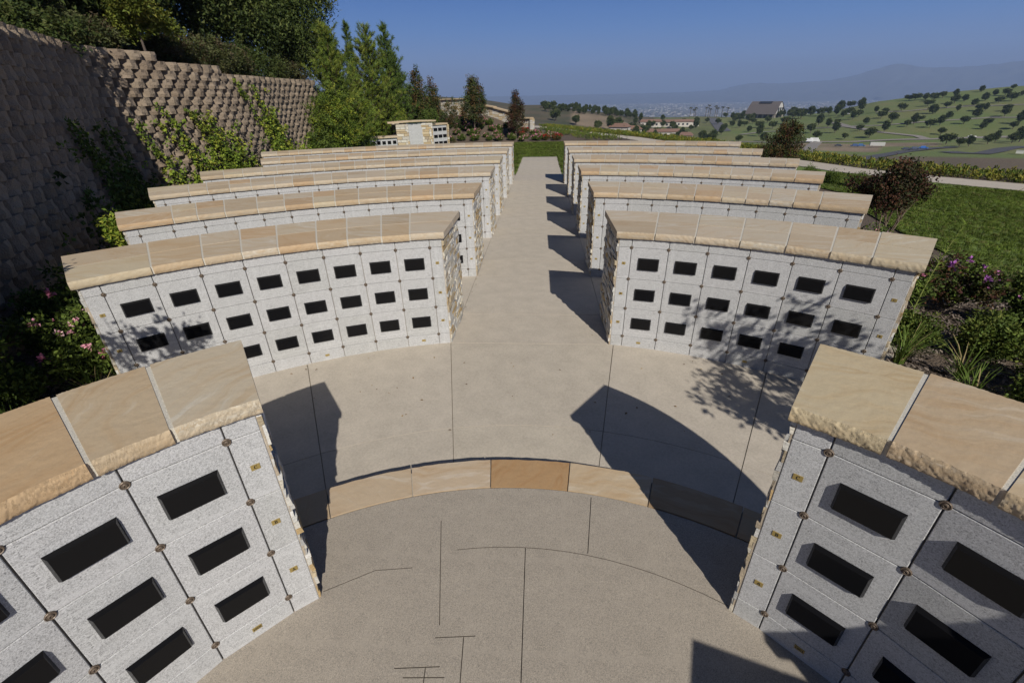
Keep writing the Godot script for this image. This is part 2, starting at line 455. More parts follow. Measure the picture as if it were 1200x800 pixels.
# side -1 left of the walk, +1 right. th in degrees from straight ahead.
func niche_wall(side: float, row: int, label: String, cx: float, zc: float, R: float, depth: float, xin: float, th0d: float, th1d: float, yb: float, deep: bool, single_stones: bool, numbers: Array) -> void:
	var th0 := deg_to_rad(th0d); var th1 := deg_to_rad(th1d)
	var P := func(t: float, r: float, y: float) -> Vector3: return Vector3(cx + side * r * sin(t), y, zc - r * cos(t))
	var mid: Vector3 = P.call((th0 + th1) * 0.5, R + depth * 0.5, yb)
	var node := thing("columbarium_wall", label, "niche wall", mid, "granite niche walls in rows along the walk")
	node.set_meta("kind", "thing")
	var pil := 0.127
	var arc := R * (th1 - th0)
	var nc := maxi(1, roundi((arc - 2 * pil) / 0.342))
	var nw := (arc - 2 * pil) / nc
	var ang := [th0, th0 + pil / R]
	for i in nc: ang.append(th0 + (pil + nw * (i + 1)) / R)
	ang.append(th1)
	var rb := R + depth
	var thb := asin(xin / rb) if xin > 0 else th0
	# core
	var outl := []
	for t in ang:
		var q: Vector3 = P.call(t, R + 0.019, 0); outl.append(Vector2(q.x, q.z))
	var nb := ang.size()
	for i in nb:
		var q: Vector3 = P.call(lerpf(th1, thb, float(i) / (nb - 1)), rb, 0); outl.append(Vector2(q.x, q.z))
	var core := MB.new(); core.off = mid
	core.prism(outl, yb - 0.12, yb + 1.218)
	core.col = Color(0.42, 0.39, 0.35); put(tint(core, core.col).mesh(M.mortar), "core", node)
	var bk := MB.new(); bk.off = mid
	for i in nb - 1:
		var t0 := lerpf(thb, th1, float(i) / (nb - 1)); var t1 := lerpf(thb, th1, float(i + 1) / (nb - 1))
		var a0: Vector3 = P.call(t0, rb + 0.02, yb - 0.1); var a1: Vector3 = P.call(t1, rb + 0.02, yb - 0.1)
		var u := Vector3(0, 1.32, 0)
		bk.quad(a0, a1, a1 + u, a0 + u, a0 - P.call(t0, R, yb - 0.1))
	put(bk.mesh(M.granite), "back_panel", node)
	# front panels
	var hy := [0.0, 0.124, 0.459, 0.794, 1.128, 1.22]
	for i in nb - 1:
		var f0: Vector3 = P.call(ang[i], R, yb); var f1: Vector3 = P.call(ang[i + 1], R, yb)
		var ch := (f1 - f0).length()
		var nrm := Vector3(cx, 0, zc) - Vector3(f0.x + f1.x, 0, f0.z + f1.z) * 0.5
		nrm.y = 0; nrm = nrm.normalized()
		var e := (f1 - f0).normalized(); nrm = (nrm - e * nrm.dot(e)).normalized()
		var is_pil := i == 0 or i == nb - 2
		for k in 5:
			var y0: float = hy[k]; var y1: float = hy[k + 1]
			if k == 0: y0 = -0.1
			var c := (f0 + f1) * 0.5
			c.y = yb + (y0 + y1) * 0.5 - node.position.y
			var t := facing(Vector3(c.x - mid.x, c.y, c.z - mid.z), nrm)
			var band := k == 0 or k == 4
			var pm := panel_mesh(snappedf(ch - 0.005, 0.001), snappedf(y1 - y0 - 0.003, 0.001))
			var o := put(pm, "pilaster_panel" if is_pil else ("granite_band" if band else "niche_front"), node, t)
			if not band and not is_pil:
				put(plaque_mesh(), "plaque", o)
			if is_pil and not band:
				var pl := put(plate_mesh(0.036, 0.027), "letter_plate", o, Transform3D(Basis.IDENTITY, Vector3(0, 0.0, 0)))
				if row <= 2:
					var lt := put(text_mesh(["A", "B", "C"][k - 1], 0.016), "letter", node, t * Transform3D(Basis.IDENTITY, Vector3(0, 0, 0.0034)))
					node.remove_child(lt); lt.transform = Transform3D(Basis.IDENTITY, Vector3(0, 0, 0.0034)); pl.free()
					pl = put(plate_mesh(0.036, 0.027), "letter_plate", node, t)
					pl.add_child(lt, true)
			if k == 0 and not is_pil and row <= 3 and (i - 1) % 3 == 0:
				var np := put(plate_mesh(0.042, 0.023), "number_plate", node, t * Transform3D(Basis.IDENTITY, Vector3(0, 0.048, 0)))
				if i == 1 and numbers.size() > 0:
					put(text_mesh(numbers[0], 0.012), "number", np, Transform3D(Basis.IDENTITY, Vector3(0, 0, 0.0034)))
	for i in range(1, nb - 1):
		var q: Vector3 = P.call(ang[i], R, 0)
		var nrm := (Vector3(cx, 0, zc) - q).normalized()
		for k in range(1, 5):
			put(rosette_mesh(), "rosette", node, facing(Vector3(q.x - mid.x, yb + hy[k] - mid.y, q.z - mid.z) + nrm * 0.001, nrm) * Transform3D(Basis(Vector3.BACK, rf(0, TAU)), Vector3.ZERO))
	# coping
	var y0 := yb + 1.221; var y1 := yb + 1.288
	var rfr := R - 0.036; var rbk := rb + 0.04
	var xe := xin - 0.036
	var rm := (rfr + rbk) * 0.5
	var edge := func(r: float) -> float: return asin(xe / r) if xin > 0 else th0 - 0.03 / r
	var joints := []
	var t := th0
	while t < th1 + 0.02 / R:
		t += rf(0.26, 0.40) / R if row > 1 else rf(0.235, 0.30) / R
		if th1 - t < 0.18 / R: break
		joints.append(t)
	joints.append(th1 + 0.045 / R)
	var mb := MB.new(); mb.off = mid; mb.col = Color(0.72, 0.68, 0.60)
	var ol := []
	for i in 13:
		var q: Vector3 = P.call(lerpf(edge.call(rfr + 0.02) + 0.02 / R, th1 + 0.02 / R, i / 12.0), rfr + 0.016, 0); ol.append(Vector2(q.x, q.z))
	for i in 13:
		var q: Vector3 = P.call(lerpf(th1 + 0.02 / R, edge.call(rbk - 0.02) + 0.02 / R, i / 12.0), rbk - 0.014, 0); ol.append(Vector2(q.x, q.z))
	mb.prism(ol, y0 - 0.001, y1 - 0.0025)
	put(mb.mesh(M.mortar), "coping_mortar", node)
	var near_l := [Color(1.02, 1.0, 0.97), Color(0.95, 0.88, 0.77), Color(0.96, 0.80, 0.62), Color(0.98, 0.88, 0.72)]
	var near_r := [Color(1.04, 0.98, 0.84), Color(0.92, 0.83, 0.71), Color(1.0, 0.93, 0.80), Color(0.95, 0.86, 0.73)]
	var prev := -1.0
	for j in joints.size():
		var g := 0.0075 / R
		var tones := [sand_tone(), sand_tone()]
		if row == 1: tones[0] = (near_l if side < 0 else near_r)[j % 4]
		for half in (2 if deep else 1):
			var ra := rfr if half == 0 else rm + 0.004
			var rz := rbk if (not deep or half == 1) else rm - 0.004
			var a0: float = edge.call(ra) if j == 0 else prev + g
			var a1: float = edge.call(rz) if j == 0 else prev + g
			var tb: float = joints[j] - (g if j < joints.size() - 1 else 0.0)
			put(cap_stone(P, a0, a1, tb, tb, ra, rz, y0, y1, mid, half == 0, half == 1 or not deep, tones[half] if rng.randf() < 0.75 else tones[0], 64 if row == 1 else (30 if row == 2 else 10)), "coping_stone", node)
		prev = joints[j]
	# clad ends
	var fa: Vector3 = P.call(th0, R + 0.004, yb); var ba: Vector3 = P.call(thb, rb, yb)
	var dir := (ba - fa).normalized(); var on := Vector3(-dir.z, 0, dir.x)
	if on.x * side > 0: on = -on
	cladding(node, fa - on * 0.004, ba - on * 0.004, on, 1.219, single_stones)
	fa = P.call(th1, R + 0.004, yb); ba = P.call(th1, rb, yb)
	dir = (ba - fa).normalized(); on = Vector3(-dir.z, 0, dir.x)
	if on.x * side < 0: on = -on
	cladding(node, fa - on * 0.004, ba - on * 0.004, on, 1.219, false)

func niche_walls() -> void:
	var ord := ["", "nearest", "second", "third", "fourth", "fifth", "sixth", "farthest"]
	# nearest pair stands on the raised patio, inner ends radial
	for s in [-1.0, 1.0]:
		niche_wall(s, 1, "large granite niche wall at the %s picture edge, on the raised patio" % ("left" if s < 0 else "right"), 0.055, 0.005, 1.812, 0.55, 0.0, 37.0 if s < 0 else 35.6, 97.5, 0.166, false, true, ["1006"] if s < 0 else ["1001"])
	var out := {-1.0: [0, 0, 47.1, 42.7, 39.9, 35.5, 30.0, 29.9], 1.0: [0, 0, 39.7, 34.0, 29.7, 27.2, 23.7, 21.5]}
	for row in range(2, 8):
		var z: float = ZROW[row]
		var R := Vector2(0.91, z + ZC).length()
		for s in [-1.0, 1.0]:
			var side_name := "left" if s < 0 else "right"
			var lab := "curved granite niche wall with sandstone coping, %s in the row %s of the walk" % [ord[row], side_name]
			niche_wall(s, row, lab, 0.0, ZC, R, 0.90, 0.91, rad_to_deg(asin(0.91 / R)), out[s][row] - rad_to_deg(0.075 / R), gy(-z), true, row <= 3, [])
	# the wall behind the camera on the right whose shadow falls across the patio's near corner
	niche_wall_behind()

func niche_wall_behind() -> void:
	var node := thing("columbarium_wall", "granite niche wall standing behind the viewer, its shadow on the near right corner", "niche wall", Vector3(1.495, 0.166, 0.31), "granite niche walls in rows along the walk")
	node.set_meta("kind", "thing")
	var e := Vector3(0.947, 0, 0.32); var d := Vector3(-0.40, 0, 0.916)
	var b := Basis(e, Vector3.UP, e.cross(Vector3.UP))
	var body := MB.new()
	body.box(Transform3D(b, e * 1.35 + d * 0.31 + Vector3(0, 0.56, 0)), Vector3(2.6, 1.32, 0.54))
	put(body.mesh(M.granite), "granite_body", node)
	for i in 7:
		var m := MB.new(); m.uo = Vector2(i * 1.3, i); m.col = sand_tone()
		m.box(Transform3D(b, e * (0.19 + i * 0.385) + d * 0.31 + Vector3(0, 1.2545, 0)), Vector3(0.378, 0.067, 0.63))
		put(m.mesh(M.sand), "coping_stone", node)

# ------------------------------------------------------------------ paving
func slab(pl: Array, top: Callable, thick := 0.06) -> ArrayMesh:   # outline of Vector2(x, z), small top chamfer comes from the gap
	var m := MB.new()
	var pp := PackedVector2Array(pl)
	var idx := Geometry2D.triangulate_polygon(pp)
	for i in range(0, idx.size(), 3):
		var q := []
		for k in 3:
			var w := pp[idx[i + k]]
			q.append(Vector3(w.x, top.call(w.x, w.y), w.y))
		if (q[1] - q[0]).cross(q[2] - q[0]).y < 0: m.tri(q[0], q[2], q[1])
		else: m.tri(q[0], q[1], q[2])
	var s := 0.0
	for i in pp.size():
		var a := pp[i]; var b := pp[(i + 1) % pp.size()]
		s += a.x * b.y - b.x * a.y
	for i in pp.size():
		var a := pp[i]; var b := pp[(i + 1) % pp.size()]
		var ta := Vector3(a.x, top.call(a.x, a.y), a.y); var tb := Vector3(b.x, top.call(b.x, b.y), b.y)
		var dn := Vector3(0, thick, 0)
		m.quad(ta - dn, tb - dn, tb, ta, Vector3(b.y - a.y, 0, a.x - b.x) * signf(s))
	var k := rf(0.96, 1.04)
	return tint(m, Color(k, k, k * rf(0.98, 1.01))).mesh(M.concrete)
func slab_bed() -> ArrayMesh:
	var m := MB.new(); m.col = Color(0.30, 0.26, 0.21)
	for q in [[-4.62, -1.2, 2.6], [-26.2, -4.62, 1.2]]:
		var z0: float = q[0]; var z1: float = q[1]; var w: float = q[2]
		m.quad(Vector3(-w, gy(z0) - 0.011, z0), Vector3(w, gy(z0) - 0.011, z0), Vector3(w, gy(z1) - 0.011, z1), Vector3(-w, gy(z1) - 0.011, z1), Vector3.UP)
	return m.mesh(M.mortar)
func tint(m: MB, q: Color) -> MB:
	for i in m.c.size(): m.c[i] = q
	return m
func sector(cx: float, zc: float, r0: float, r1: float, t0: float, t1: float, gap: float) -> Array:
	var pl := []
	var n := maxi(4, int(absf(t1 - t0) / 3.0))
	for i in n + 1:
		var t := deg_to_rad(lerpf(t0, t1, float(i) / n)) ; var r := r1 - gap
		pl.append(Vector2(cx + r * sin(t), zc - r * cos(t)))
	for i in n + 1:
		var t := deg_to_rad(lerpf(t1, t0, float(i) / n)); var r := r0 + gap
		pl.append(Vector2(cx + r * sin(t), zc - r * cos(t)))
	return pl

func paving() -> void:
	var top := func(_x: float, z: float) -> float: return gy(z)
	var walk := Node3D.new(); walk.name = "pavement"; add_child(walk)
	walk.set_meta("kind", "structure"); walk.set_meta("label", "pale concrete walk running between the niche walls")
	put(slab_bed(), "joint_bed", walk)
	# walk between the walls
	var zs := [4.617]
	for r in range(2, 8):
		if r > 2: zs.append(ZROW[r])
		zs.append(ZROW[r] + 0.82)
	zs.append_array([19.1, 20.8, 22.5, 24.2, 26.2])
	for i in zs.size() - 1:
		var a: float = -zs[i] - 0.0038; var b: float = -zs[i + 1] + 0.0038
		put(slab([Vector2(-0.907, a), Vector2(0.907, a), Vector2(0.907, b), Vector2(-0.907, b)], top), "slab", walk)
	# front court between the step and the second row
	var g := 0.1
	for tb in [[-66.0, -28.6], [-28.6, -10.7], [-10.7, 10.7], [10.7, 28.6], [28.6, 66.0]]:
		var i0 := 0.0 if tb[0] < -60 else 0.05; var i1 := 0.0 if tb[1] > 60 else 0.05
		put(slab(sector(0.02, 0.3, 2.60, 3.44, tb[0] + i0, tb[1] - i1, 0.0025), top), "slab", walk)
		if tb[0] == -10.7:
			var pl := []
			for k in 9:
				var t := deg_to_rad(lerpf(tb[1] - 0.04, tb[0] + 0.04, k / 8.0))
				pl.append(Vector2(0.02 + 3.4425 * sin(t), 0.3 - 3.4425 * cos(t)))
			pl.append(Vector2(-0.9045, -4.6105)); pl.append(Vector2(0.9445, -4.6105))
			put(slab(pl, top), "slab", walk)
		else:
			put(slab(sector(0.02, 0.3, 3.44, 5.02, tb[0] + i0, tb[1] - i1, 0.0025), top), "slab", walk)
	# aisles between the rows, one strip per side and row
	for s in [-1.0, 1.0]:
		for r in range(2, 8):
			var R := Vector2(0.91, ZROW[r] + ZC).length()
			var R2 := Vector2(0.91, (ZROW[r + 1] if r < 7 else 18.9) + ZC).length()
			var pl := []
			var th1: float = deg_to_rad([0, 0, 48.2, 43.5, 40.5, 36.0, 30.6, 30.5][r] if s < 0 else [0, 0, 40.6, 34.7, 30.4, 27.8, 24.2, 22.0][r])
			var ri := R + 0.10; var ro := R2 + 0.096
			for k in 13:
				var t := lerpf(asin(0.913 / ri), th1, k / 12.0)
				pl.append(Vector2(s * ri * sin(t), ZC - ri * cos(t)))
			for k in 13:
				var t := lerpf(th1, asin(0.913 / ro), k / 12.0)
				pl.append(Vector2(s * ro * sin(t), ZC - ro * cos(t)))
			put(slab(pl, top), "slab", walk)
	# raised patio with sawn joints
	var comb := CSGCombiner3D.new(); comb.name = "patio"
	comb.set_meta("kind", "structure"); comb.set_meta("label", "raised round patio of exposed aggregate concrete with sawn joints")
	var disc := CSGCylinder3D.new(); disc.radius = 2.56; disc.height = 0.30; disc.sides = 120; disc.material = M.aggregate
	disc.position = Vector3(0.02, 0.016, 0.3)
	comb.add_child(disc)
	var cut := func(a: Vector2, b: Vector2) -> void:
		var bx := CSGBox3D.new(); bx.operation = CSGShape3D.OPERATION_SUBTRACTION; bx.material = M.sawn
		bx.size = Vector3(0.0045, 0.02, a.distance_to(b) + 0.002)
		bx.position = Vector3((a.x + b.x) * 0.5, 0.166, (a.y + b.y) * 0.5)
		bx.rotation.y = atan2(b.x - a.x, b.y - a.y)
		comb.add_child(bx)
	var pts := []
	for i in 13:
		var t := deg_to_rad(lerpf(-10.1, 31.0, i / 12.0)); pts.append(Vector2(0.02 + 2.10 * sin(t), 0.3 - 2.10 * cos(t)))
	for i in 12: cut.call(pts[i], pts[i + 1])
	for q in [[-1.03, -1.478, -0.788, -1.615], [-0.79, -1.614, -0.585, -1.64], [-0.485, -1.969, -0.368, -1.333], [0.467, -2.2, 0.409, -1.778], [0.048, -1.80, 0.060, 0.8], [-0.377, -1.271, -0.181, -1.289], [-0.238, -1.28, -0.19, -0.6], [-0.539, -1.126, -0.33, -1.144], [-0.395, -1.135, -0.36, -0.7], [-0.488, -1.09, -0.30, -1.10]]:
		cut.call(Vector2(q[0], q[1]), Vector2(q[2], q[3]))
	add_child(comb)
	# sandstone nosing along the step
	var step := Node3D.new(); step.name = "step_edging"; add_child(step)
	step.set_meta("kind", "structure"); step.set_meta("label", "curved sandstone edging along the step down from the patio")
	var tones := [Color(0.80, 0.66, 0.50), Color(0.88, 0.78, 0.64), Color(0.97, 0.90, 0.82), Color(1.0, 0.93, 0.86), Color(0.80, 0.60, 0.40), Color(1.0, 0.92, 0.80), Color(0.72, 0.60, 0.47), Color(0.80, 0.69, 0.55), Color(0.85, 0.75, 0.62)]
	var PS := func(t: float, r: float, y: float) -> Vector3: return Vector3(0.02 + r * sin(t), y, 0.3 - r * cos(t))
	var mo := MB.new(); mo.col = Color(0.60, 0.55, 0.48)
	mo.prism(sector(0.02, 0.3, 2.563, 2.80, -55, 55, 0.0), -0.03, 0.150)
	put(mo.mesh(M.mortar), "mortar_bed", step)
	for i in 9:
		var t0 := deg_to_rad(-51.4 + i * 11.6); var t1 := deg_to_rad(-51.4 + (i + 1) * 11.6)
		put(cap_stone(PS, t0 + 0.0013, t0 + 0.0013, t1 - 0.0013, t1 - 0.0013, 2.566, 2.832, 0.112, 0.169, Vector3.ZERO, false, true, tones[i]), "edging_stone", step)

# cloudless sky: a pale band low down, blue above, the same all round
func clear_sky() -> Image:
	var stops := [[-90.0, Color(0.10, 0.09, 0.075)], [-12.0, Color(0.12, 0.12, 0.12)], [-1.0, Color(0.13, 0.17, 0.28)], [0.5, Color(0.15, 0.21, 0.38)], [3.0, Color(0.17, 0.29, 0.56)], [6.0, Color(0.092, 0.232, 0.555)], [9.0, Color(0.046, 0.162, 0.485)], [16.0, Color(0.034, 0.098, 0.29)], [35.0, Color(0.019, 0.046, 0.125)], [90.0, Color(0.012, 0.028, 0.072)]]
	var im := Image.create_empty(1024, 512, false, Image.FORMAT_RGBF)
	for y in 512:
		var e := 90.0 - (y + 0.5) / 512.0 * 180.0
		var q: Color = stops[0][1]
		for i in stops.size() - 1:
			if e >= stops[i][0]: q = stops[i][1].lerp(stops[i + 1][1], clampf((e - stops[i][0]) / (stops[i + 1][0] - stops[i][0]), 0, 1))
		im.fill_rect(Rect2i(0, y, 1024, 1), q)
	return im

func _ready() -> void:
	rng.seed = 4711
	nz.seed = 7; nz.frequency = 1.0
	# camera
	var cam := Camera3D.new()
	cam.name = "camera"
	cam.fov = 2.0 * rad_to_deg(atan(400.0 / 537.46))
	cam.position = Vector3(0.119, 2.4975, 0)
	cam.rotation = Vector3(deg_to_rad(-28.12), deg_to_rad(3.95), deg_to_rad(-1.21))
	cam.near = 0.05; cam.far = 80000.0
	add_child(cam)
	# sky, air and sun
	var env := Environment.new()
	env.background_mode = Environment.BG_SKY
	var sky := Sky.new()
	var sm := PanoramaSkyMaterial.new()
	sm.panorama = ImageTexture.create_from_image(clear_sky())
	sky.sky_material = sm
	env.sky = sky
	env.tonemap_mode = Environment.TONE_MAPPER_LINEAR
	env.tonemap_exposure = 1.0
	env.sdfgi_enabled = true; env.ssao_enabled = true; env.ssil_enabled = true
	env.fog_enabled = true
	env.fog_density = 0.00018
	env.fog_light_color = lin(0.36, 0.49, 0.78)
	var we := WorldEnvironment.new(); we.environment = env; we.name = "environment"
	add_child(we)
	var sun := DirectionalLight3D.new()
	sun.name = "sun"
	sun.light_energy = 1.6
	sun.light_color = lin(1.0, 0.945, 0.84)
	sun.light_angular_distance = 0.5
	sun.shadow_enabled = true
	sun.look_at_from_position(SUN * 10.0, Vector3.ZERO)
	add_child(sun)
	materials()
	rw_init()
	land()
	near_ground()
	paving()
	retaining_wall()
	niche_walls()
	memorial()
	roads()
	far_things()
	hillside_plants()
	plants()
	litter()
const PROF := {
	-75: [18, -1.5, 70, 6, 200, 18, 420, 22, 700, 5, 1500, -70, 3200, -130],
	-25: [18, -1.5, 70, -1, 200, 4, 420, 8, 700, -10, 1500, -80, 3200, -130],
	-12: [18, -1.5, 70, -2, 120, -5, 250, -3, 420, 4, 600, -8, 1500, -85, 3200, -130],
	-6: [18, -1.5, 70, -2.2, 120, -7, 250, -7, 420, 0.2, 560, -10, 1500, -85, 3200, -130],
	0: [18, -1.5, 70, -2.2, 120, -8, 250, -8.6, 350, -2.9, 450, -9, 700, -30, 1500, -90, 3200, -130],
	4: [18, -1.5, 64, -2.2, 120, -9, 250, -11.5, 360, -6.2, 450, -11, 700, -30, 1500, -90, 3200, -130],
	8: [18, -1.5, 50, -2, 120, -10, 250, -13.8, 385, -9.7, 460, -14, 700, -33, 1500, -90, 3200, -130],
	12: [18, -1.5, 42, -2, 120, -11, 250, -20, 320, -21.5, 440, -15.2, 520, -18, 700, -35, 1500, -92, 3200, -130],
	16: [18, -1.5, 36, -2, 120, -12, 250, -20.5, 340, -22.5, 420, -20.3, 530, -18.6, 580, -20, 800, -45, 1500, -92, 3200, -130],
	20: [18, -1.5, 31, -2, 120, -12, 250, -20.5, 340, -21.5, 530, -19.2, 580, -21, 800, -45, 1500, -92, 3200, -130],
	24: [18, -1.5, 28, -1.8, 60, -7, 120, -13, 250, -20.5, 320, -21.8, 490, -17.8, 560, -19.5, 800, -45, 1500, -92, 3200, -130],
	28: [18, -1.5, 27, -1.8, 60, -7, 120, -13, 190, -17.5, 290, -20.7, 400, -18.5, 500, -14.6, 580, -17, 800, -45, 1500, -92, 3200, -130],
	32: [18, -1.5, 26, -1.8, 60, -7.5, 120, -13, 190, -17.5, 290, -20.7, 400, -15, 520, -6.6, 600, -9, 800, -40, 1500, -92, 3200, -130],
	36: [18, -1.5, 25, -1.8, 60, -7.5, 120, -13, 190, -17.3, 310, -20, 420, -12.5, 545, -1.2, 620, -3, 800, -35, 1500, -92, 3200, -130],
	40: [18, -1.5, 25, -1.8, 60, -7.5, 120, -12.5, 190, -16.8, 330, -19.7, 450, -9, 560, 1.8, 640, 1, 800, -30, 1500, -90, 3200, -130],
	44: [18, -1.5, 25, -1.8, 60, -7.2, 120, -12, 190, -16.5, 260, -17.4, 330, -19.7, 450, -7, 575, 4.2, 650, 4, 800, -20, 1500, -88, 3200, -130],
	75: [18, -1.5, 25, -1.8, 60, -7, 120, -11, 190, -16, 330, -19, 450, -2, 575, 9, 650, 9, 800, 0, 1500, -80, 3200, -130]}
const OAKS := [[22.0, 434], [21.3, 412], [20.8, 398], [22.6, 394], [23.3, 438], [21.8, 366], [22.8, 334], [23.3, 298], [21.0, 288], [23.9, 386], [24.9, 420], [27.9, 306], [27.3, 344], [29.3, 338], [30.2, 306], [27.8, 398], [28.6, 378], [29.3, 394], [29.6, 440], [30.4, 414], [30.8, 426], [31.5, 378], [31.2, 342], [32.1, 312], [32.0, 438], [32.7, 430], [32.5, 404], [21.0, 528], [23.2, 514], [24.3, 490], [25.4, 540], [26.3, 486], [26.9, 484], [27.8, 472], [28.4, 472], [29.0, 458], [30.8, 460], [30.0, 452], [33.8, 440], [33.4, 380], [34.6, 360], [35.0, 370], [35.3, 386], [35.5, 460], [36.0, 422], [36.8, 368], [36.2, 356], [37.2, 396], [36.8, 448], [37.2, 470], [37.6, 430], [38.3, 374], [37.8, 482], [38.9, 402], [38.5, 456], [38.9, 430], [39.3, 430], [39.0, 480], [39.5, 508], [39.9, 466], [39.6, 358], [39.8, 370], [40.6, 404], [40.6, 426], [40.6, 474], [40.1, 504], [41.4, 360], [41.6, 376], [37.1, 332], [41.1, 500], [40.4, 540], [33.1, 336], [37.7, 280], [38.6, 266], [39.2, 268], [40.3, 286], [40.7, 304], [42.1, 308], [41.7, 296], [34.1, 504], [34.5, 502], [35.2, 502], [35.8, 492], [36.3, 506], [37.1, 508], [38.6, 534], [30.7, 510], [29.9, 512], [29.2, 505], [0.6, 304], [1.4, 312], [2.2, 320], [2.9, 328], [3.5, 324], [4.1, 326], [4.6, 328], [5.6, 338], [6.2, 338], [7.0, 340], [7.6, 350], [8.3, 360], [9.3, 384], [10.1, 424], [10.8, 436], [1.5, 260], [3.8, 258], [7.6, 256], [8.4, 266], [10.2, 306], [11.1, 292], [6.2, 242], [14.5, 344], [15.3, 318], [13.1, 376], [17.4, 306], [18.5, 310], [19.2, 346], [17.6, 450], [16.6, 406], [9.0, 254], [11.7, 348], [12.5, 306], [18.7, 432], [20.1, 416], [20.0, 498], [19.3, 522]]

# ------------------------------------------------------------------ land
func land_y(az: float, d: float) -> float:
	var keys: Array = PROF.keys()
	var a := clampf(az, -75.0, 74.99)
	for i in keys.size() - 1:
		if a < keys[i + 1]:
			return lerpf(prof_y(PROF[keys[i]], d), prof_y(PROF[keys[i + 1]], d), (a - keys[i]) / float(keys[i + 1] - keys[i]))
	return 0.0
func prof_y(p: Array, d: float) -> float:
	if d <= p[0]: return p[1]
	for i in range(2, p.size(), 2):
		if d < p[i]: return lerpf(p[i - 1], p[i + 1], (d - p[i - 2]) / (p[i] - p[i - 2]))
	return p[p.size() - 1]
func pol(az: float, d: float, up := 0.0) -> Vector3:
	var a := deg_to_rad(az)
	return Vector3(sin(a) * d, land_y(az, d) + up, -cos(a) * d)
func land_color(az: float, d: float) -> Color:
	var p := pol(az, d)
	var f := nz.get_noise_2d(p.x * 0.012, p.z * 0.012); var f2 := nz.get_noise_2d(p.x * 0.05 + 40, p.z * 0.05)
	var green := Color(0.155, 0.205, 0.048).lerp(Color(0.25, 0.225, 0.085), clampf(f * 0.9 + f2 * 0.6 + 0.25, 0, 1) * 0.75)
	var scrub := Color(0.13, 0.105, 0.06).lerp(Color(0.06, 0.07, 0.03), clampf(f2 * 1.6 + 0.3, 0, 1))
	var bare := Color(0.36, 0.27, 0.18).lerp(Color(0.24, 0.18, 0.115), clampf(f2 * 1.3 + 0.4, 0, 1))
	var q := green
	if az < 12.5:
		q = scrub
		if az > 3.0 and d > 262 and d < 340: q = scrub.lerp(bare, 0.85)
	elif az < 19: q = green.lerp(scrub, 0.35 + 0.4 * f2)
	if d < 214: q = scrub.lerp(Color(0.20, 0.14, 0.09), 0.6)
	elif az > 24:
		if d < 228: q = green
		if az < 33.5 and d < 268 and d > 228: q = bare.lerp(green, clampf(f * 2.0, 0, 0.5))
		if az >= 33.5 and d > 268 and d < 296 and az < 37.5: q = bare
		if az < 33.5 and d >= 268 and d < 288: q = bare
	if d > 640: q = scrub
	return q
